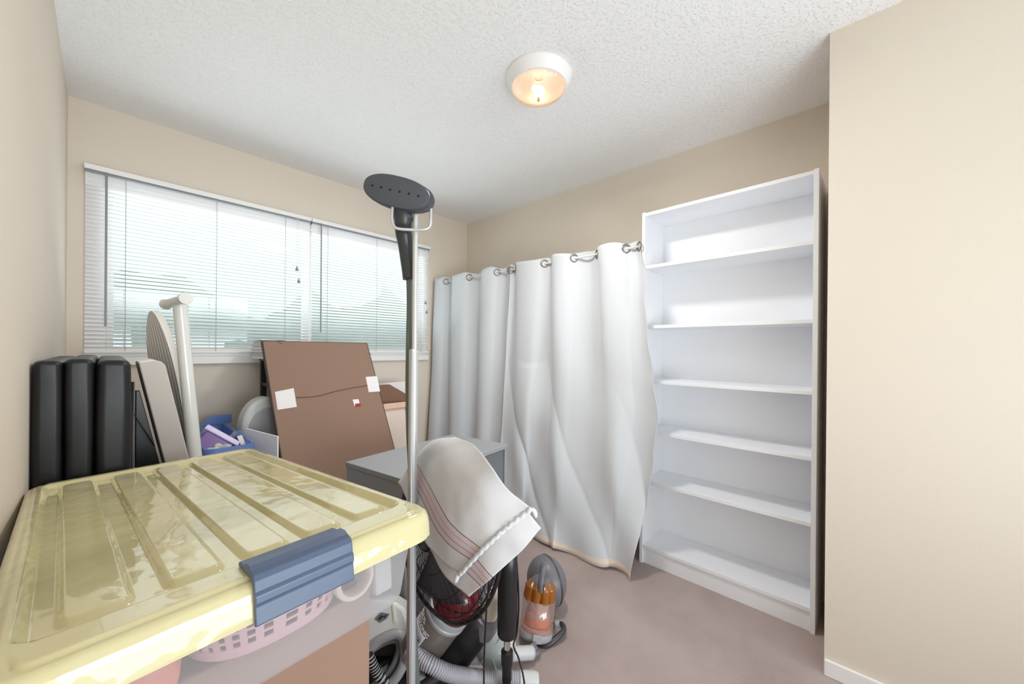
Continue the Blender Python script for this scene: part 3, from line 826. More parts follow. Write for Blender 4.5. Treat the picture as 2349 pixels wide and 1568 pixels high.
def crumple(c, sx, sy_, sz, seed, n_=26):
    mb = MB()
    def fn(u_, v_):
        a_ = 2*PI*u_; b_ = PI*v_; d_ = Vector((math.cos(a_)*math.sin(b_), math.sin(a_)*math.sin(b_), math.cos(b_)))
        r_ = 1+.45*noise.noise(d_*2.2+Vector((seed, 0, 0)))+.22*abs(noise.noise(d_*6+Vector((0, seed, 0))))
        return Vector(c)+Vector((d_.x*sx*r_, d_.y*sy_*r_, d_.z*sz*r_))
    mb.grid(fn, n_*2, n_, close_u=True); return mb
put(crumple((.575, -.60, .762), .034, .05, .045, 3).build('plastic_bag', M['bagfilm']), 'crumpled translucent grey bag at the right end of the blue tub', 'bag')
put(crumple((.49, -.70, .745), .05, .05, .032, 9).build('plastic_bag', M['palegrey']), 'crumpled pale bag at the near end of the blue tub', 'bag')

# milky plastic tub on its end
root = thing('plastic_bin', 'pale grey rounded plastic bin standing between blue tub and framed picture', 'bin', (.71, -.42, 0))
poly = [(.0, 0), (.215, 0), (.215, .925)]+[(.115-.100*math.sin(i*PI/2/9)*1.0, .945-.16*(1-math.cos(i*PI/2/9))) for i in range(10)]
poly = [(0, 0), (.172, 0), (.172, .938), (.12, .950)]+[(.12-.115*math.sin(i*PI/2/8), .79+.16*math.cos(i*PI/2/8)) for i in range(1, 9)]
Tq = Matrix((Vector((1, 0, 0)), Vector((0, 0, 1)), Vector((0, -1, 0)))).transposed().to_4x4(); Tq.translation = Vector((.612, -.345, .001))
MB().prism(poly, Tq, 0, .12).build('bin_shell', M['palegrey'], root, bevel=.02, seg=4, smooth=True, autos=60)
Tq2 = Tq.copy(); Tq2.translation = Vector((.640, -.465, .03))
MB().prism([(0, 0), (.140, 0), (.140, .86)]+[(.095, .868)]+[(.095-.09*math.sin(i*PI/2/6), .745+.12*math.cos(i*PI/2/6)) for i in range(1, 7)], Tq2, 0, .006).build('inner_panel', M['silver'], root, bevel=.004)
put(MB().hexa([Vector(p) for p in ((.625, -.56, 0), (.705, -.76, 0), (.712, -.757, 0), (.632, -.557, 0), (.612, -.56, .815), (.697, -.775, .795), (.704, -.772, .795), (.619, -.557, .815))]).build('white_board', M['trim'], bevel=.001), 'thin white board on edge in front of the pale grey plastic bin', 'board')

# ---------------------------------------------------------------- black shelf with books
root = thing('shelf_rack', 'small dark shelf rack below the window behind the framed picture', 'shelf', (1.1, -.25, 0))
M['rack'] = mat('dark grey rack', srgb(48, 48, 46), .5)
for x in (.795, 1.31):
    for y in (-.42, -.085): MB().box(x, x+.03, y, y+.03, 0, 1.14).build('post', M['rack'], root, bevel=.002)
    MB().box(x+.004, x+.026, -.39, -.085, .985, 1.005).build('side_rail', M['rack'], root)
for z in (1.14, .62, .25): MB().box(.79, 1.345, -.422, -.05, z, z+.018).build('shelf', M['rack'], root, bevel=.001)
cols = [srgb(228, 228, 226), srgb(178, 182, 180), srgb(236, 236, 232), srgb(160, 168, 164), srgb(238, 234, 228), srgb(200, 204, 205)]
zz = 1.158
names = ['white paperback lying lowest in the stack on the dark rack', 'grey covered book second from the bottom of the stack', 'white book in the middle of the stack by the window', 'grey green book above the middle white one', 'cream magazine near the top of the stack', 'pale grey folder lying topmost on the stack']
for i, th in enumerate((.018, .02, .014, .022, .012, .012)):
    dx = random.uniform(-.008, .008); root = thing('book', names[i], 'book', (.85, -.22, zz), 'books stacked on the dark rack')
    cm = mat('book cover %d' % i, cols[i], .5)
    mb = MB(); a0, a1, b0, b1 = .738+dx, .93+dx, -.36+dx, -.11
    mb.box(a0, a1, b0, b1, zz, zz+.002); mb.box(a0, a1, b0, b1, zz+th-.002, zz+th); mb.box(a1-.002, a1, b0, b1, zz+.002, zz+th-.002)
    mb.build('cover', cm, root)
    MB().box(a0+.004, a1-.002, b0+.003, b1-.003, zz+.002, zz+th-.002).build('pages', M['paper'], root)
    zz += th+.0002
def sheet(u_, v_):
    return Vector((lerp(.735, .93, u_), lerp(-.34, -.12, v_), zz+.006+.010*noise.noise(Vector((u_*3, v_*2, 4)))+.004*math.sin(u_*9)))
mb = MB(); mb.grid(sheet, 20, 14); put(mb.build('loose_paper', M['paper'], smooth=True, solid=.001, fixn=False), 'curled loose paper on top of the book stack', 'paper')
put(crumple((1.18, -.27, 1.205), .07, .06, .04, 21).build('plastic_bag', M['plasticmilky']), 'crumpled milky bag on the dark rack behind the picture', 'bag')

# ---------------------------------------------------------------- big framed picture seen from the back
PO = Vector((.719, -.40, 1.262)); PX = Vector((1, 0, 0)); PD = Vector((.040, -.50, -.93)); PD = (PD-PX*PD.dot(PX)).normalized()
PX = Vector((.9992, -.0, -.003)).normalized(); PN = PD.cross(PX).normalized()
if PN.y > 0: PN = -PN
PWD, PLN = .610, (PO.z-.012)/-PD.z
SK = .040
def onpic(px, py):
    r = at(px, py, d=1)-CAM; t_ = (PO-CAM).dot(PN)/r.dot(PN); q = CAM+r*t_-PO
    return q.dot(PX), q.dot(PD)
Tp = Matrix((PX, PD, PN)).transposed().to_4x4(); Tp.translation = PO
root = thing('framed_picture', 'large framed picture leaning with its brown paper back to the room', 'picture', PO+PD*PLN)
def sh(p): return (p[0]+SK*p[1], p[1])
MB().prism([(0, 0), (PWD, 0), (PWD+.02, PLN), (.02, PLN)], Tp, -.022, 0).build('picture_frame', M['framedark'], root, bevel=.0015)
MB().prism([(.006, .005), (PWD-.006, .005), (PWD+.014, PLN-.008), (.026, PLN-.008)], Tp, .0002, .0016).build('paper_backing', M['kraft'], root)
for q in ([(630, 899), (673, 890), (680, 933), (636, 940)], [(838, 864), (864, 862), (871, 897), (845, 899)]):
    MB().prism([onpic(*p) for p in q][::-1], Tp, .0020, .0030).build('white_patch', M['paper'], root)
lb = MB().prism([onpic(*p) for p in ((808, 916), (821, 915), (825, 926), (812, 931))][::-1], Tp, .0020, .003).build('hang_label', M['paper'], root)
MB().prism([onpic(*p) for p in ((813, 926), (826, 924), (827, 931), (815, 933))][::-1], Tp, .0031, .0036).build('red_mark', M['red'], lb)
wp = [Tp @ Vector((*onpic(*p), .006)) for p in ((678, 912), (725, 909), (770, 897), (810, 889), (842, 884))]
MB().tube(smooth_path(wp, 6), .0015, 6).build('hanging_wire', M['wirebrown'], root, smooth=True)
for p, q in (((638, 783), (646, 788)), ((843, 808), (851, 813))):
    a_ = Tp @ Vector((*onpic(*p), .004)); b_ = Tp @ Vector((*onpic(*q), .007)); MB().tube([a_, b_], .0022, 8).build('hook', M['brass'], root, smooth=True)

# smaller things beside it
def leaning(name, label, cat, px0, px1, py0, ytop, ybot, th, m_, poly=None):
    a_, b_ = at(px0, py0, y=ytop), at(px1, py0, y=ytop)
    x0, x1, zt = a_.x, b_.x, a_.z
    dn = Vector((0, ybot-ytop, -zt+.01)); L_ = dn.length; dn.normalize()
    Tq = Matrix((Vector((1, 0, 0)), -dn, Vector((1, 0, 0)).cross(-dn))).transposed().to_4x4(); Tq.translation = Vector((x0, ytop, zt))
    return Tq, x1-x0, L_
Tq, wd, L_ = leaning('', '', '', 862, 938, 930, -.42, -.66, .02, None)
root = thing('canvas', 'small stretched canvas seen from behind beside the large picture', 'canvas', Tq @ Vector((wd/2, -L_, 0)))
L_c = L_
bar = .035; mb = MB()
for nm, r_ in (('bar', (0, wd, -bar, 0)), ('bar', (0, wd, -L_c, -L_c+bar)), ('bar', (0, bar, -L_c+bar, -bar)), ('bar', (wd-bar, wd, -L_c+bar, -bar))):
    MB().box(r_[0], r_[1], r_[2], r_[3], -.008, .014, Tq).build('stretcher_bar', M['wood'], root, bevel=.001)
MB().box(-.002, wd+.002, -L_c, .002, -.012, -.0085, Tq).build('canvas_sheet', M['canvas'], root)
mb = MB(); e_ = .009
mb.box(-.003, wd+.003, -.001, .003, -.012, .0155, Tq); mb.box(wd, wd+.003, -L_c, -.001, -.012, .0155, Tq); mb.build('folded_canvas_edge', M['canvas'], root)
Tq, wd, L_ = leaning('', '', '', 852, 940, 884, -.30, -.44, .02, None)
xa = at(893, 884, y=-.30).x-at(852, 884, y=-.30).x
put(MB().prism([(0, -L_), (wd, -L_), (wd, -.105), (xa, 0), (0, 0)], Tq, -.004, .004).build('brown_card', M['cardboard2'], bevel=.001), 'dark brown card with slanted corner behind the small canvas', 'card')
Tq, wd, L_ = leaning('', '', '', 856, 935, 879, -.22, -.30, .02, None)
put(MB().prism([(0, -L_), (wd, -L_), (wd, 0), (0, -.004)], Tq, -.003, .003).build('foam_board', M['paper'], bevel=.001), 'white board showing above the dark brown card', 'board')

# ================================================================ GARMENT STEAMER
SD = 1.0
base = at(947, 1000, d=SD)
sx_, sy2 = base.x, base.y
root = thing('garment_steamer', 'garment steamer with silver telescopic pole and grey steam head', 'steamer', (sx_, sy2, 0))
T = axis((sx_, sy2, 0), (0, 0, 1))
def dome(r, h): return [(r*.9, .0), (r, .015), (r, h*.55), (r*.85, h*.85), (r*.4, h), (.02, h)]
MB().lathe(dome(.098, .15), T, 40).build('water_base', M['palegrey'], root, smooth=True, autos=50)
MB().tube([(sx_, sy2, .15), (sx_, sy2, 1.222)], .0118, 24).build('lower_pole', M['alu'], root, smooth=True, autos=60)
MB().tube([(sx_-.0085, sy2-.0085, .15), (sx_-.0085, sy2-.0085, 1.224)], .0045, 10).build('pole_rib', M['wire'], root, smooth=True)
topz = at(951, 478, d=SD).z
ux, uy = at(952, 640, d=SD).x, at(952, 640, d=SD).y
MB().tube([(sx_+.003, sy2, 1.2), (ux, uy, topz)], .0068, 20).build('upper_pole', M['wire'], root, smooth=True, autos=60)
# hanger loop (behind the pole)
def A_(px, py, d): return at(px, py, d=d)
lp = [A_(901, 470, .975), A_(899, 495, .965), A_(901, 513, .96), A_(912, 524, .96), A_(950, 527, .97), A_(975, 526, .975), A_(986, 518, .98), A_(988, 500, .98), A_(988, 470, .985), A_(986, 445, .99)]
MB().tube(smooth_path(lp, 5), .0038, 10).build('hanger_loop', M['wire'], root, smooth=True)
# steam head: oval plate facing the camera side
hc = A_(908, 438, .965); nrm = (-Fw*.97+Vector((0, 0, .0))-Rt*.05).normalized()
xd = (Rt*math.cos(math.radians(12)) - Up*math.sin(math.radians(12)))
TH = frame(hc, xd, nrm)
head_root = root
def oval(a_, sc=1.0):
    ca, sa = math.cos(a_), math.sin(a_)
    x = .0885*math.copysign(abs(ca)**.82, ca); y = .040*math.copysign(abs(sa)**.86, sa)
    y += .006*(1-(x/.0885)**2)*0 - .004*(x/.0885)
    return x*sc, y*sc
mb = MB(); N_ = 64; vs = []
for sc, zz_ in ((.93, .000), (.985, -.002), (1, -.007), (1.0, -.016), (1.02, -.018), (1.02, -.026), (.9, -.036), (.6, -.043), (.25, -.045)):
    for i in range(N_):
        x, y = oval(2*PI*i/N_, sc); vs.append(TH @ Vector((x + (.0 if zz_ > -.017 else .006), y, zz_)))
fs = [(j*N_+i, j*N_+(i+1) % N_, (j+1)*N_+(i+1) % N_, (j+1)*N_+i) for j in range(8) for i in range(N_)]+[tuple(range(N_-1, -1, -1)), tuple(8*N_+i for i in range(N_))]
mb.add(vs, fs); hd = mb.build('steam_head', M['charcoal'], root, smooth=True, autos=50)
for px, py in ((851, 422), (872, 427), (893, 433), (915, 438), (937, 443), (959, 449)):
    c = A_(px, py, .96); loc = TH.inverted() @ c
    MB().lathe([(.0030, 0), (.0030, .0006)], frame(TH @ Vector((loc.x, loc.y, .0001)), xd, nrm), 14).build('steam_hole', M['dot'], hd)
nk = [A_(918, 462, 1.0), A_(923, 485, 1.0), A_(925, 505, 1.0), A_(926, 532, 1.02), A_(931, 565, 1.03), A_(937, 610, 1.03), A_(940, 640, 1.03)]
mb = MB(); mb.tube(smooth_path(nk, 5), [interp([(0, .032), (.15, .026), (.35, .0235), (.5, .0225), (.7, .020), (1, .0185)], i/30) for i in range(31)], 24)
mb.build('handle', M['charcoal2'], root, smooth=True, autos=60)
MB().tube([A_(925, 500, 1.0)+Vector((0, 0, .004)), A_(925, 503, 1.0)], .0250, 24).build('collar', M['charcoal'], root, smooth=True, autos=40)
hz = [A_(941, 638, 1.03), A_(942, 700, 1.03), A_(940, 800, 1.025), A_(939, 900, 1.03), A_(941, 1000, 1.035), A_(945, 1100, 1.04), A_(943, 1350, 1.05)]
hz.append(Vector((sx_+.05, sy2+.03, .12)))
MB().tube(smooth_path(hz, 8), .0105, 14).build('steam_hose', M['hosegrey'], root, smooth=True)

# ================================================================ FAN WITH CLOTH
FD = 1.03
FC = A_(1020, 1210, FD)
fx = Vector((Rt.x, Rt.y, 0)).normalized(); fz = Vector((Fw.x, Fw.y, 0)).normalized()
FN = (-fx*.70 - fz*.70 + Vector((0, 0, .12))).normalized()      # the way the fan faces
TF = frame(FC, (fx*.7-fz*.7), FN)
FR = .222
pb = FC - FN*.235; pb.z = 0
pxy = A_(1164, 1400, 1.17)
root = thing('pedestal_fan', 'black wire cage pedestal fan standing under a white cloth', 'fan', (pxy.x, pxy.y, 0))
mb = MB(); NR = 46
def cage_pt(r_, side):   # dome profile
    q = r_/FR; return side*(.060*(1-q*q)**.8 + .004) 
for side in (1, -1):
    for k in range(NR):
        a_ = 2*PI*k/NR; pts = []
        for i in range(8):
            r_ = lerp(.045, FR, i/7); aa = a_+.35*(1-i/7)*side
            pts.append(TF @ Vector((r_*math.cos(aa), r_*math.sin(aa), cage_pt(r_, side))))
        mb.tube(pts, .0011, 4, cap=False)
    for r_ in (.045, .10, .16, .205): mb.tube([TF @ Vector((r_*math.cos(2*PI*i/56), r_*math.sin(2*PI*i/56), cage_pt(r_, side))) for i in range(56)], .0014, 5, closed=True)
mb.tube([TF @ Vector((FR*math.cos(2*PI*i/72), FR*math.sin(2*PI*i/72), 0)) for i in range(72)], .0050, 8, closed=True)
mb.tube([TF @ Vector(((FR-.006)*math.cos(2*PI*i/72), (FR-.006)*math.sin(2*PI*i/72), .010)) for i in range(72)], .0022, 6, closed=True)
mb.build('wire_cage', M['blackwire'], root)
MB().lathe([(.005, .064), (.040, .064), (.045, .060), (.045, .056), (.005, .056)], TF, 30).build('cage_badge', M['black'], root, smooth=True, autos=40)
for k in range(3):
    mb = MB()
    def bl(u_, v_, k=k):
        a_ = 2*PI*k/3 + lerp(-.1, .85, u_)*(.5+.5*v_)+.2; r_ = lerp(.03, .185, v_)
        return TF @ Vector((r_*math.cos(a_), r_*math.sin(a_), lerp(.018, -.02, u_)))
    mb.grid(bl, 10, 10); mb.build('blade', M['redtrans'] if False else M['vacdark'], root, smooth=True, solid=.002, fixn=False)
MB().lathe([(.03, .025), (.03, -.05), (.05, -.066), (.058, -.08), (.058, -.14), (.05, -.17), (.02, -.185)], TF, 30).build('motor_housing', M['black'], root, smooth=True, autos=50)
pz = lambda py: A_(1164, py, 1.17).z
X, Y = pxy.x, pxy.y
MB().lathe([(.028, 0), (.0305, .006), (.031, .04), (.031, pz(1268)-pz(1456)-.05), (.029, pz(1268)-pz(1456)-.0), (.02, pz(1268)-pz(1456)+.01)], axis((X, Y, pz(1456)), (0, 0, 1)), 30).build('control_column', M['black'], root, smooth=True, autos=50)
MB().tube([Vector((X, Y, pz(1270))), FC-FN*.13+Vector((0, 0, -.03))], .024, 16).build('neck', M['black'], root, smooth=True, autos=50)
MB().tube([(X, Y, pz(1500)), (X, Y, pz(1452))], .0105, 20).build('chrome_tube', M['chrome'], root, smooth=True, autos=60)
MB().lathe([(.0135, 0), (.0155, .004), (.0155, .05), (.0185, .052), (.0185, pz(1492)-pz(1560)), (.015, pz(1492)-pz(1560)+.004)], axis((X, Y, pz(1560)), (0, 0, 1)), 24).build('pole_collar', M['black'], root, smooth=True, autos=40)
MB().tube([(X, Y, .02), (X, Y, pz(1558))], .0135, 20).build('lower_pole', M['black'], root, smooth=True, autos=60)
MB().lathe([(.150, 0), (.155, .008), (.147, .018), (.03, .03), (.018, .045)], axis((X, Y, 0), (0, 0, 1)), 48).build('round_base', M['black'], root, smooth=True, autos=40)
p = A_(1132, 1331, 1.0); MB().lathe([(.005, 0), (.006, .002), (.004, .004)], axis(Vector((X, Y, p.z)) - fz*.029 - fx*.016, -fz-fx*.4), 14).build('button', M['pinkbutton'], root, smooth=True)
for pts, nm in (([(1126, 1250, 1.10), (1122, 1330, 1.09), (1117, 1380, 1.09), (1113, 1450, 1.09), (1110, 1530, 1.10), (1110, 1600, 1.10)], 0), ([(1186, 1290, 1.165), (1190, 1380, 1.165), (1186, 1450, 1.16), (1178, 1480, 1.15), (1190, 1510, 1.15), (1202, 1560, 1.14), (1206, 1620, 1.14)], 1)):
    MB().tube(smooth_path([A_(*q) for q in pts], 6), .0027, 8).build('power_cord', M['black'], root, smooth=True)

# ---- the cloth
def net(rows, nu=48, nv=64):
    """smooth surface through a net of points (Catmull-Rom both ways)"""
    R_ = len(rows); C_ = len(rows[0])
    def cr1(P, t_):
        k = len(P)-1; s_ = min(t_*k, k-1e-6); i = int(s_); t = s_-i
        p1, p2 = P[i], P[i+1]; p0 = P[i-1] if i else p1*2-p2; p3 = P[i+2] if i+2 <= k else p2*2-p1
        return .5*((2*p1)+(p2-p0)*t+(2*p0-5*p1+4*p2-p3)*t*t+(3*p1-p0-3*p2+p3)*t**3)
    def fn(u_, v_):
        col = [cr1(r, u_) for r in rows]; p = cr1(col, v_)
        return p + (-fz)*(noise.noise(p*11)*.008 + noise.noise(p*27)*.0022)
    return fn
def rows_px(R_): return [[A_(*p) for p in r] for r in R_]
root = thing('draped_cloth', 'white cloth with mauve stripes draped over the black fan', 'cloth', (FC.x, FC.y, FC.z))
ROOTC = root
def on_cage(px, py, off):
    """depth where the sight line meets the plane of the cage, pushed off towards the front"""
    r = at(px, py, d=1)-CAM; n_ = FN; return max(.80, min(1.32, (FC+FN*off-CAM).dot(n_)/r.dot(n_)))
def rows_cage(R_): return [[A_(px, py, on_cage(px, py, off)) for px, py, off in r] for r in R_]
upper = rows_cage([
    [(930, 1150, -.13), (968, 1110, -.13), (1020, 1080, -.13), (1085, 1080, -.13)],
    [(922, 1125, -.09), (958, 1068, -.09), (1008, 1024, -.09), (1066, 1020, -.09)],
    [(913, 1106, .0), (950, 1052, .005), (990, 1012, .01), (1045, 1001, .005)],
    [(928, 1135, .05), (968, 1085, .055), (1020, 1040, .06), (1088, 1022, .05)],
    [(955, 1195, .085), (1000, 1140, .095), (1058, 1088, .095), (1124, 1066, .075)],
    [(985, 1258, .095), (1036, 1202, .105), (1096, 1148, .10), (1165, 1122, .06)],
    [(1055, 1318, .09), (1106, 1262, .095), (1160, 1210, .085), (1219, 1165, .05)]])
lower = rows_cage([
    [(960, 1195, .073), (1005, 1140, .080), (1062, 1090, .080), (1120, 1072, .062)],
    [(985, 1255, .080), (1036, 1206, .085), (1096, 1152, .083), (1162, 1124, .045)],
    [(1018, 1318, .078), (1082, 1270, .080), (1145, 1220, .072), (1205, 1166, .035)],
    [(1075, 1370, .072), (1130, 1322, .070), (1190, 1268, .058), (1241, 1210, .030)]])
mb = MB(); mb.grid(net(upper), 60, 90); mb.build('upper_layer', M['towel'], ROOTC, smooth=True, solid=.003, off=1, fixn=False)
mb = MB(); mb.grid(net(lower), 60, 60); mb.build('lower_layer', M['towel'], ROOTC, smooth=True, solid=.002, off=1, fixn=False)
# rolled hem along the free edge of the upper layer
fnu = net(upper)
hp = [fnu(i/60, 1.0)-fz*.002+Vector((0, 0, .0015*math.sin(i*1.3))) for i in range(61)]
MB().tube(hp, [.0048+.0013*noise.noise(Vector((i*.6, 0, 0))) for i in range(61)], 10).build('rolled_hem', M['curtain'], ROOTC, smooth=True)
for e_, dr in ((0, -1), (1, 1)):
    q = fnu(e_, 1.0); MB().tube(smooth_path([q, q+fx*.006*dr-Vector((0, 0, .006)), q+fx*.010*dr-Vector((0, 0, .018))], 4), [.004, .004, .0045, .005, .005, .005, .005, .004, .003], 8).build('knotted_cord', M['curtain'], ROOTC, smooth=True)
q = net(lower)(.93, 1.0)

# ================================================================ CYLINDER VACUUM (grey ball, amber cyclones)
root = thing('ball_vacuum', 'small grey vacuum cleaner with amber cyclones and clear pinkish bin', 'vacuum cleaner', (1.43, -1.82, 0))
bc = A_(1253, 1378, 1.82); bc.z = max(bc.z, .115)
bmb = MB(); bmb.lathe([(.112*math.sin(PI*i/28)+.0005, .088*-math.cos(PI*i/28)) for i in range(29)], axis(bc, fx*.75+fz*.35+Vector((0, 0, .05))), 48)
bmb.build('ball_body', M['vacgrey'], root, smooth=True)
bmb = MB(); bmb.lathe([(.1120, -.004), (.1140, 0), (.1120, .004)], axis(bc-(fx*.75+fz*.35).normalized()*-.02, fx*.75+fz*.35+Vector((0, 0, .05))), 48, cap=False); bmb.build('seam_ring', M['vacdark'], root, smooth=True)
b0, b1 = A_(1229, 1450, 1.60), A_(1237, 1372, 1.63)
b0.z = max(b0.z, .035)
up_ = (b1-b0); BLn = up_.length; TV = frame(b0, fx, up_)
MB().lathe([(.066, 0), (.070, .004), (.0695, BLn), (.066, BLn+.002)], TV, 40, cap=False).build('clear_bin', M['clear'], root, smooth=True)
MB().lathe([(.052, .004), (.064, .004), (.064, .022), (.040, .030), (.038, .050), (.052, .055), (.053, .075), (.044, .078), (.044, BLn-.002), (.01, BLn-.002)], TV, 32).build('bin_core', M['pinkin'], root, smooth=True, autos=40)
MB().lathe([(.054, .032), (.054, .056), (.045, .058), (.045, .032)], TV, 32).build('orange_skirt', M['orange'], root, smooth=True, autos=40)
MB().lathe([(.060, -.022), (.071, -.012), (.072, .0), (.071, .010), (.060, .012)], TV, 40).build('bin_foot', M['silver'], root, smooth=True, autos=50)
MB().box(-.018, .018, -.079, -.066, -.014, .016, TV).build('bin_latch', M['silver'], root, bevel=.003)
for k in range(9):
    a_ = 2*PI*k/9+.2; Tk = frame(TV @ Vector((.056*math.cos(a_), .056*math.sin(a_), BLn-.008)), fx, up_ + (TV.to_3x3() @ Vector((-math.cos(a_), -math.sin(a_), 0)))*.03)
    MB().lathe([(.010, 0), (.016, .008), (.021, .045), (.0235, .052), (.0235, .056), (.019, .060), (.014, .076), (.005, .080)], Tk, 18).build('cyclone', M['amber'], root, smooth=True, autos=50)
MB().lathe([(.03, 0), (.05, .04), (.05, .062), (.03, .085), (.01, .09)], frame(TV @ Vector((0, 0, BLn)), fx, up_), 24).build('cyclone_cap', M['vacgrey'], root, smooth=True, autos=50)
hp = [TV @ Vector(q) for q in ((-.008, -.060, BLn+.045), (-.008, -.064, BLn+.085), (0, -.035, BLn+.132), (.004, .02, BLn+.130), (.006, .06, BLn+.090))]
MB().tube(smooth_path(hp, 6), .0135, 12, flat=.6).build('carry_handle', M['vacgrey'], root, smooth=True)
for s_ in (-1, 1):
    wc = bc + (fx*.8-fz*.2)*.07*s_; wc.z = .04
MB().tube(smooth_path([A_(1215, 1478, 1.60)+Vector((0, 0, .0)), A_(1250, 1482, 1.56), A_(1288, 1452, 1.60), A_(1293, 1438, 1.64), A_(1284, 1430, 1.68), A_(1262, 1436, 1.70)], 6), .0115, 12).build('chassis_bar', M['vacdark'], root, smooth=True)
MB().lathe([(.012, -.02), (.026, -.014), (.026, .014), (.012, .02)], axis(A_(1280, 1436, 1.68), fx), 24).build('wheel', M['silver'], root, smooth=True, autos=40)
MB().lathe([(.020, 0), (.026, .004), (.026, .016), (.022, .018), (.022, .030), (.027, .034), (.027, .046), (.02, .05)], axis(A_(1230, 1508, 1.5), A_(1208, 1462, 1.54)-A_(1230, 1508, 1.5)), 28).build('hose_elbow', M['vacgrey'], root, smooth=True, autos=40)
hc_ = [(1222, 1497, 1.49), (1195, 1497, 1.47), (1150, 1500, 1.44), (1100, 1505, 1.41), (1055, 1516, 1.39), (1010, 1540, 1.37), (965, 1548, 1.34), (944, 1520, 1.28), (947, 1499, 1.20), (985, 1522, 1.16), (1030, 1543, 1.165), (1090, 1553, 1.20), (1150, 1557, 1.22), (1205, 1558, 1.23)]
pts = smooth_path([A_(*q) for q in hc_], 40)
# resample evenly and give it ribs
acc = [0]
for a_, b_ in zip(pts, pts[1:]): acc.append(acc[-1]+(b_-a_).length)
tot = acc[-1]; step = .0018; res = []; k = 0
s_ = 0
while s_ < tot:
    while acc[k+1] < s_: k += 1
    q = (s_-acc[k])/(acc[k+1]-acc[k]); res.append(pts[k].lerp(pts[k+1], q)); s_ += step
MB().tube(res, [.0195 if (i//2) % 2 else .0236 for i in range(len(res))], 18).build('ribbed_hose', M['hose'], root, smooth=True)
MB().tube([A_(1219, 1496, 1.488), A_(1170, 1499, 1.452)], .0245, 24).build('hose_cuff', M['cuff'], root, smooth=True, autos=50)
a_, b_ = A_(1192, 1558, 1.228), A_(1234, 1560, 1.232)
MB().tube([a_, a_.lerp(b_, .8), b_], [.0255, .0255, .022], 24).build('hose_cuff', M['cuff'], root, smooth=True, autos=50)

# ================================================================ TILTED CANISTER VACUUM (clear bin, dark red top)
root = thing('canister_vacuum', 'black vacuum cleaner with smoky clear bin and dark red section under the fan', 'vacuum cleaner', (1.0, -1.6, 0))
q0, q1 = A_(962, 1490, 1.27), A_(1034, 1392, 1.245)
ax = q1-q0; AL = ax.length; TV = frame(q0, fz, ax)
RB = .069
MB().lathe([(RB-.004, 0), (RB, .006), (RB, AL-.02), (RB-.003, AL-.016)], TV, 44, cap=True).build('dust_bin', M['clearsmoke'], root, smooth=True, autos=60)
MB().lathe([(.02, .01), (.035, .03), (.042, .09), (.045, AL-.03), (.03, AL-.03)], TV, 30).build('bin_filter', M['tan'], root, smooth=True, autos=40)
MB().lathe([(RB+.002, AL-.036), (RB+.004, AL-.033), (RB+.004, AL-.024), (RB+.001, AL-.021), (RB+.001, AL-.017), (RB+.004, AL-.014), (RB+.004, AL-.002), (RB, AL)], TV, 44).build('white_band', M['silver'], root, smooth=True, autos=40)
MB().lathe([(RB-.002, AL), (RB+.004, AL+.055), (RB-.010, AL+.095), (.03, AL+.11), (.01, AL+.112)], TV @ Matrix.Translation((0, 0, 0)), 40).build('red_cyclone', M['redtrans'], root, smooth=True, autos=50)
rx = fx
side = (fx*.72 - Vector((0, 0, .62)) + fz*.1); side = (side-ax.normalized()*side.dot(ax.normalized())).normalized()
TB = frame(q0+side*.105+fz*.03, side, ax)
mb = MB(); mb.lathe([(.045, -.075), (.066, -.05), (.072, .02), (.070, .14), (.060, .20), (.035, .24), (.01, .25)], TB, 36)
mb.build('motor_body', M['black'], root, smooth=True)
mb = MB(); mb.tube(smooth_path([q0+side*.10-fz*.03, q0+side*.05-fz*.055-ax.normalized()*.08, q0-ax.normalized()*.09+fz*.02], 6), .016, 12); mb.build('lower_handle', M['vacdark'], root, smooth=True)
TQ = frame(A_(1128, 1385, 1.26), fx, ax+Vector((0, 0, .2)))
MB().lathe([(.018, -.065), (.028, -.05), (.034, 0), (.030, .035), (.015, .055), (.003, .058)], TQ, 28).build('grip_cap', M['ivory'], root, smooth=True)
MB().lathe([(.035, -.11), (.043, -.08), (.044, -.045), (.034, -.04)], TQ, 28).build('grip_neck', M['vacgrey'], root, smooth=True, autos=50)
# light wheel with spokes
wc = A_(1133, 1483, 1.34); wn = (-fz*.86+fx*-.3+Vector((0, 0, .25)))
TW = axis(wc, wn)
M['wheelpale'] = mat('pale green grey plastic', srgb(186, 194, 190), .4)
wh = MB().lathe([(.022, .030), (.050, .024), (.068, .012), (.074, 0), (.074, -.025), (.06, -.03)], TW, 44).build('wheel', M['wheelpale'], root, smooth=True, autos=45)
for k in range(6):
    a_ = 2*PI*k/6
    MB().box(.024, .066, -.0018, .0018, .008, .030, TW @ Matrix.Rotation(a_, 4, 'Z')).build('spoke', M['cuff'], wh, bevel=.001)
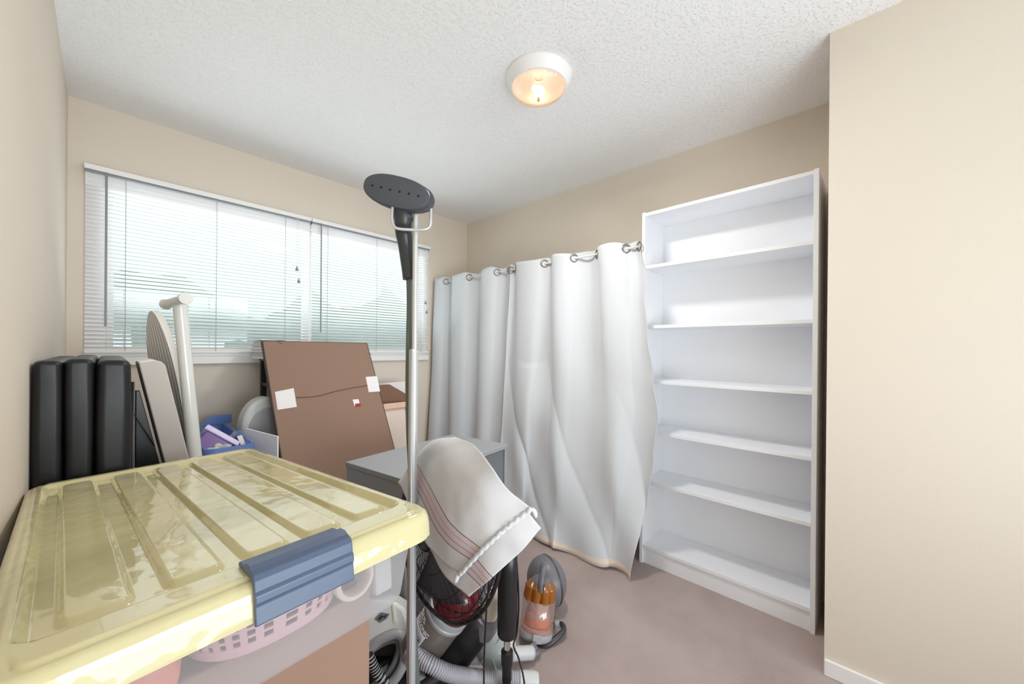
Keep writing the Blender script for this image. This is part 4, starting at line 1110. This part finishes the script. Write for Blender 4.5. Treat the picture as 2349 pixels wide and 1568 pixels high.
# label on the bin (curved sheet) with lettering
radial = (-fz*.82 - fx*.35 + Vector((0, 0, .42))); radial = (radial-ax.normalized()*radial.dot(ax.normalized())).normalized()
tang = ax.normalized().cross(radial)
if tang.dot(fx) < 0: tang = -tang
def onbin(a_, h, off=.0012):
    return q0 + ax.normalized()*h + (radial*math.cos(a_)+tang*math.sin(a_))*(RB+off)
def lab(a0, a1, h0, h1, name, m_, par, off=.0012):
    mb = MB(); mb.grid(lambda u_, v_: onbin(lerp(a0, a1, u_), lerp(h0, h1, v_), off), 14, 6); return mb.build(name, m_, par, smooth=True, solid=.0004, fixn=False)
label_o = lab(-1.0, .22, AL-.150, AL-.082, 'care_label', M['label'], root)
def textobj(body, size, o, xdir, zdir, m_, name, par, shear=0, bold=.0):
    cu = bpy.data.curves.new(name, 'FONT'); cu.body = body; cu.size = size; cu.extrude = .0003; cu.shear = shear; cu.offset = bold
    to = bpy.data.objects.new(name, cu); COL.objects.link(to)
    bpy.context.view_layer.update()
    me = bpy.data.meshes.new_from_object(to); bpy.data.objects.remove(to); 
    Tt = frame(o, xdir, zdir); org = ORG.get(par.name, Vector())
    for v_ in me.vertices: v_.co = Tt @ v_.co
    return me, org, name, par, m_
def finish(me, org, name, par, m_):
    for v_ in me.vertices: v_.co = v_.co-org
    me.materials.clear(); me.materials.append(m_)
    ob = bpy.data.objects.new(name, me); COL.objects.link(ob); ob.parent = par; ORG[ob.name] = org; return ob
def bintext(body, size, a0, h0, m_, name, par, adv=1.0, bold=.0):
    """letters wrapped round the bin: reading direction runs round the cylinder, tops towards the red end"""
    me, org, nm, par, m_ = textobj(body, size, Vector((0, 0, 0)), Vector((1, 0, 0)), Vector((0, 0, 1)), m_, name, par, 0, bold)
    for v_ in me.vertices:
        c = v_.co.copy(); v_.co = onbin(a0+c.x/RB, h0+c.y, .0022+c.z)
    return finish(me, org, nm, par, m_)
bintext('MULTI-', .017, -.95, AL-.060, M['lettering'], 'lettering', root, bold=.0006)
bintext('CYCLONIC', .017, -.95, AL-.078, M['lettering'], 'lettering', root, bold=.0006)
def ringmark(a_, h, r_):
    c = onbin(a_, h, .0022); t2 = (-radial*math.sin(a_)+tang*math.cos(a_)); MB().tube([c+t2*math.cos(q)*r_+ax.normalized()*math.sin(q)*r_ for q in [2*PI*i/24 for i in range(24)]], .0005, 4, closed=True).build('printed_ring', M['ink'], label_o)
    MB().prism([(-r_*.6, -r_*.3), (r_*.6, -r_*.3), (r_*.1, r_*.5)], frame(c, t2, t2.cross(ax.normalized())), -.0003, .0003).build('printed_mark', M['ink'], label_o)
ringmark(.02, AL-.108, .009); ringmark(-.2, AL-.134, .007)

# ================================================================ WHITE FLOOR CLEANER
root = thing('floor_cleaner', 'white and silver floor cleaner with loop handle beside the cardboard box', 'floor cleaner', (.75, -1.75, 0))
M['silverdark'] = mat('dark silver plastic', srgb(120, 122, 124), .3)
ca = A_(893, 1440, 1.28)
TS = frame(ca, fx, -fz*.93+Vector((0, 0, .30)))     # faces the camera side, y runs up
TS = Matrix((fx, Vector((0, 0, 1))*.96+fz*.28, (-fz*.96+Vector((0, 0, .28))).normalized())).transposed().to_4x4(); TS.translation = ca
def pxl(px, py):
    r = at(px, py, d=1)-CAM; nz_ = TS.to_3x3() @ Vector((0, 0, 1)); t_ = (ca-CAM).dot(nz_)/r.dot(nz_); q = TS.inverted() @ (CAM+r*t_); return (q.x, q.y)
out = [pxl(*p) for p in ((800, 1440), (815, 1400), (850, 1376), (880, 1374), (905, 1380), (925, 1393), (934, 1412), (936, 1440), (932, 1475), (918, 1455), (908, 1446), (890, 1450), (860, 1470), (835, 1495), (800, 1500))]
MB().prism(out[::-1], TS, -.07, .004).build('white_hood', M['pole'], root, bevel=.010, seg=4, smooth=True, autos=60)
lp = [pxl(*p) for p in ((845, 1492), (870, 1468), (896, 1455), (915, 1452), (926, 1464), (930, 1490), (926, 1520), (912, 1548), (888, 1576), (862, 1600), (838, 1615))]
MB().tube(smooth_path([TS @ Vector((p[0], p[1], .004)) for p in lp], 6), .0155, 14).build('loop_handle', M['silver'], root, smooth=True)
lp2 = [pxl(*p) for p in ((852, 1492), (874, 1478), (896, 1470), (910, 1472), (914, 1490), (906, 1518), (892, 1542), (868, 1566), (846, 1585))]
MB().tube(smooth_path([TS @ Vector((p[0], p[1], -.012)) for p in lp2], 6), .012, 12).build('handle_lining', M['silverdark'], root, smooth=True)
mb = MB(); mb.prism([pxl(*p) for p in ((820, 1470), (925, 1445), (933, 1500), (915, 1560), (880, 1600), (820, 1640))][::-1], TS, -.11, -.035)
mb.build('rear_body', M['black'], root, bevel=.01)
TZ = TS.copy()
mb = MB(); mb.box(-.12, .05, -.15-.11, -.06, -.10, -.03, TS); 
bb = MB(); bb.box(ca.x-.05, ca.x+.07, ca.y-.02, ca.y+.20, 0, ca.z-.10); bb.build('floor_head', M['black'], root, bevel=.02)
MB().prism([pxl(*p) for p in ((860, 1418), (874, 1402), (895, 1406), (888, 1417), (872, 1427))][::-1], TS, .0042, .0056).build('printed_patch', M['silverdark'], root)
MB().prism([pxl(*p) for p in ((867, 1418), (876, 1408), (881, 1411), (890, 1407), (884, 1415), (880, 1413), (873, 1420))][::-1], TS, .0057, .0066).build('printed_emblem', M['ink'], root)
MB().prism([pxl(*p) for p in ((900, 1387), (904, 1384), (911, 1424), (909, 1428), (904, 1426))][::-1], TS, .0042, .008).build('lever', M['ivory'], root, bevel=.001)
pts = smooth_path([A_(846, 1500, 1.15), A_(856, 1525, 1.15), A_(866, 1545, 1.15), A_(884, 1575, 1.15), A_(880, 1640, 1.15)], 14)
mb = MB(); mb.tube(pts, [.014 if (i//2) % 2 else .0115 for i in range(len(pts))], 14)
hs = mb.build('striped_hose', [M['black'], M['cuff']], root, smooth=False)
for p in hs.data.polygons: p.material_index = (p.index//14//2) % 2 if p.index < 14*(len(pts)-1) else 0
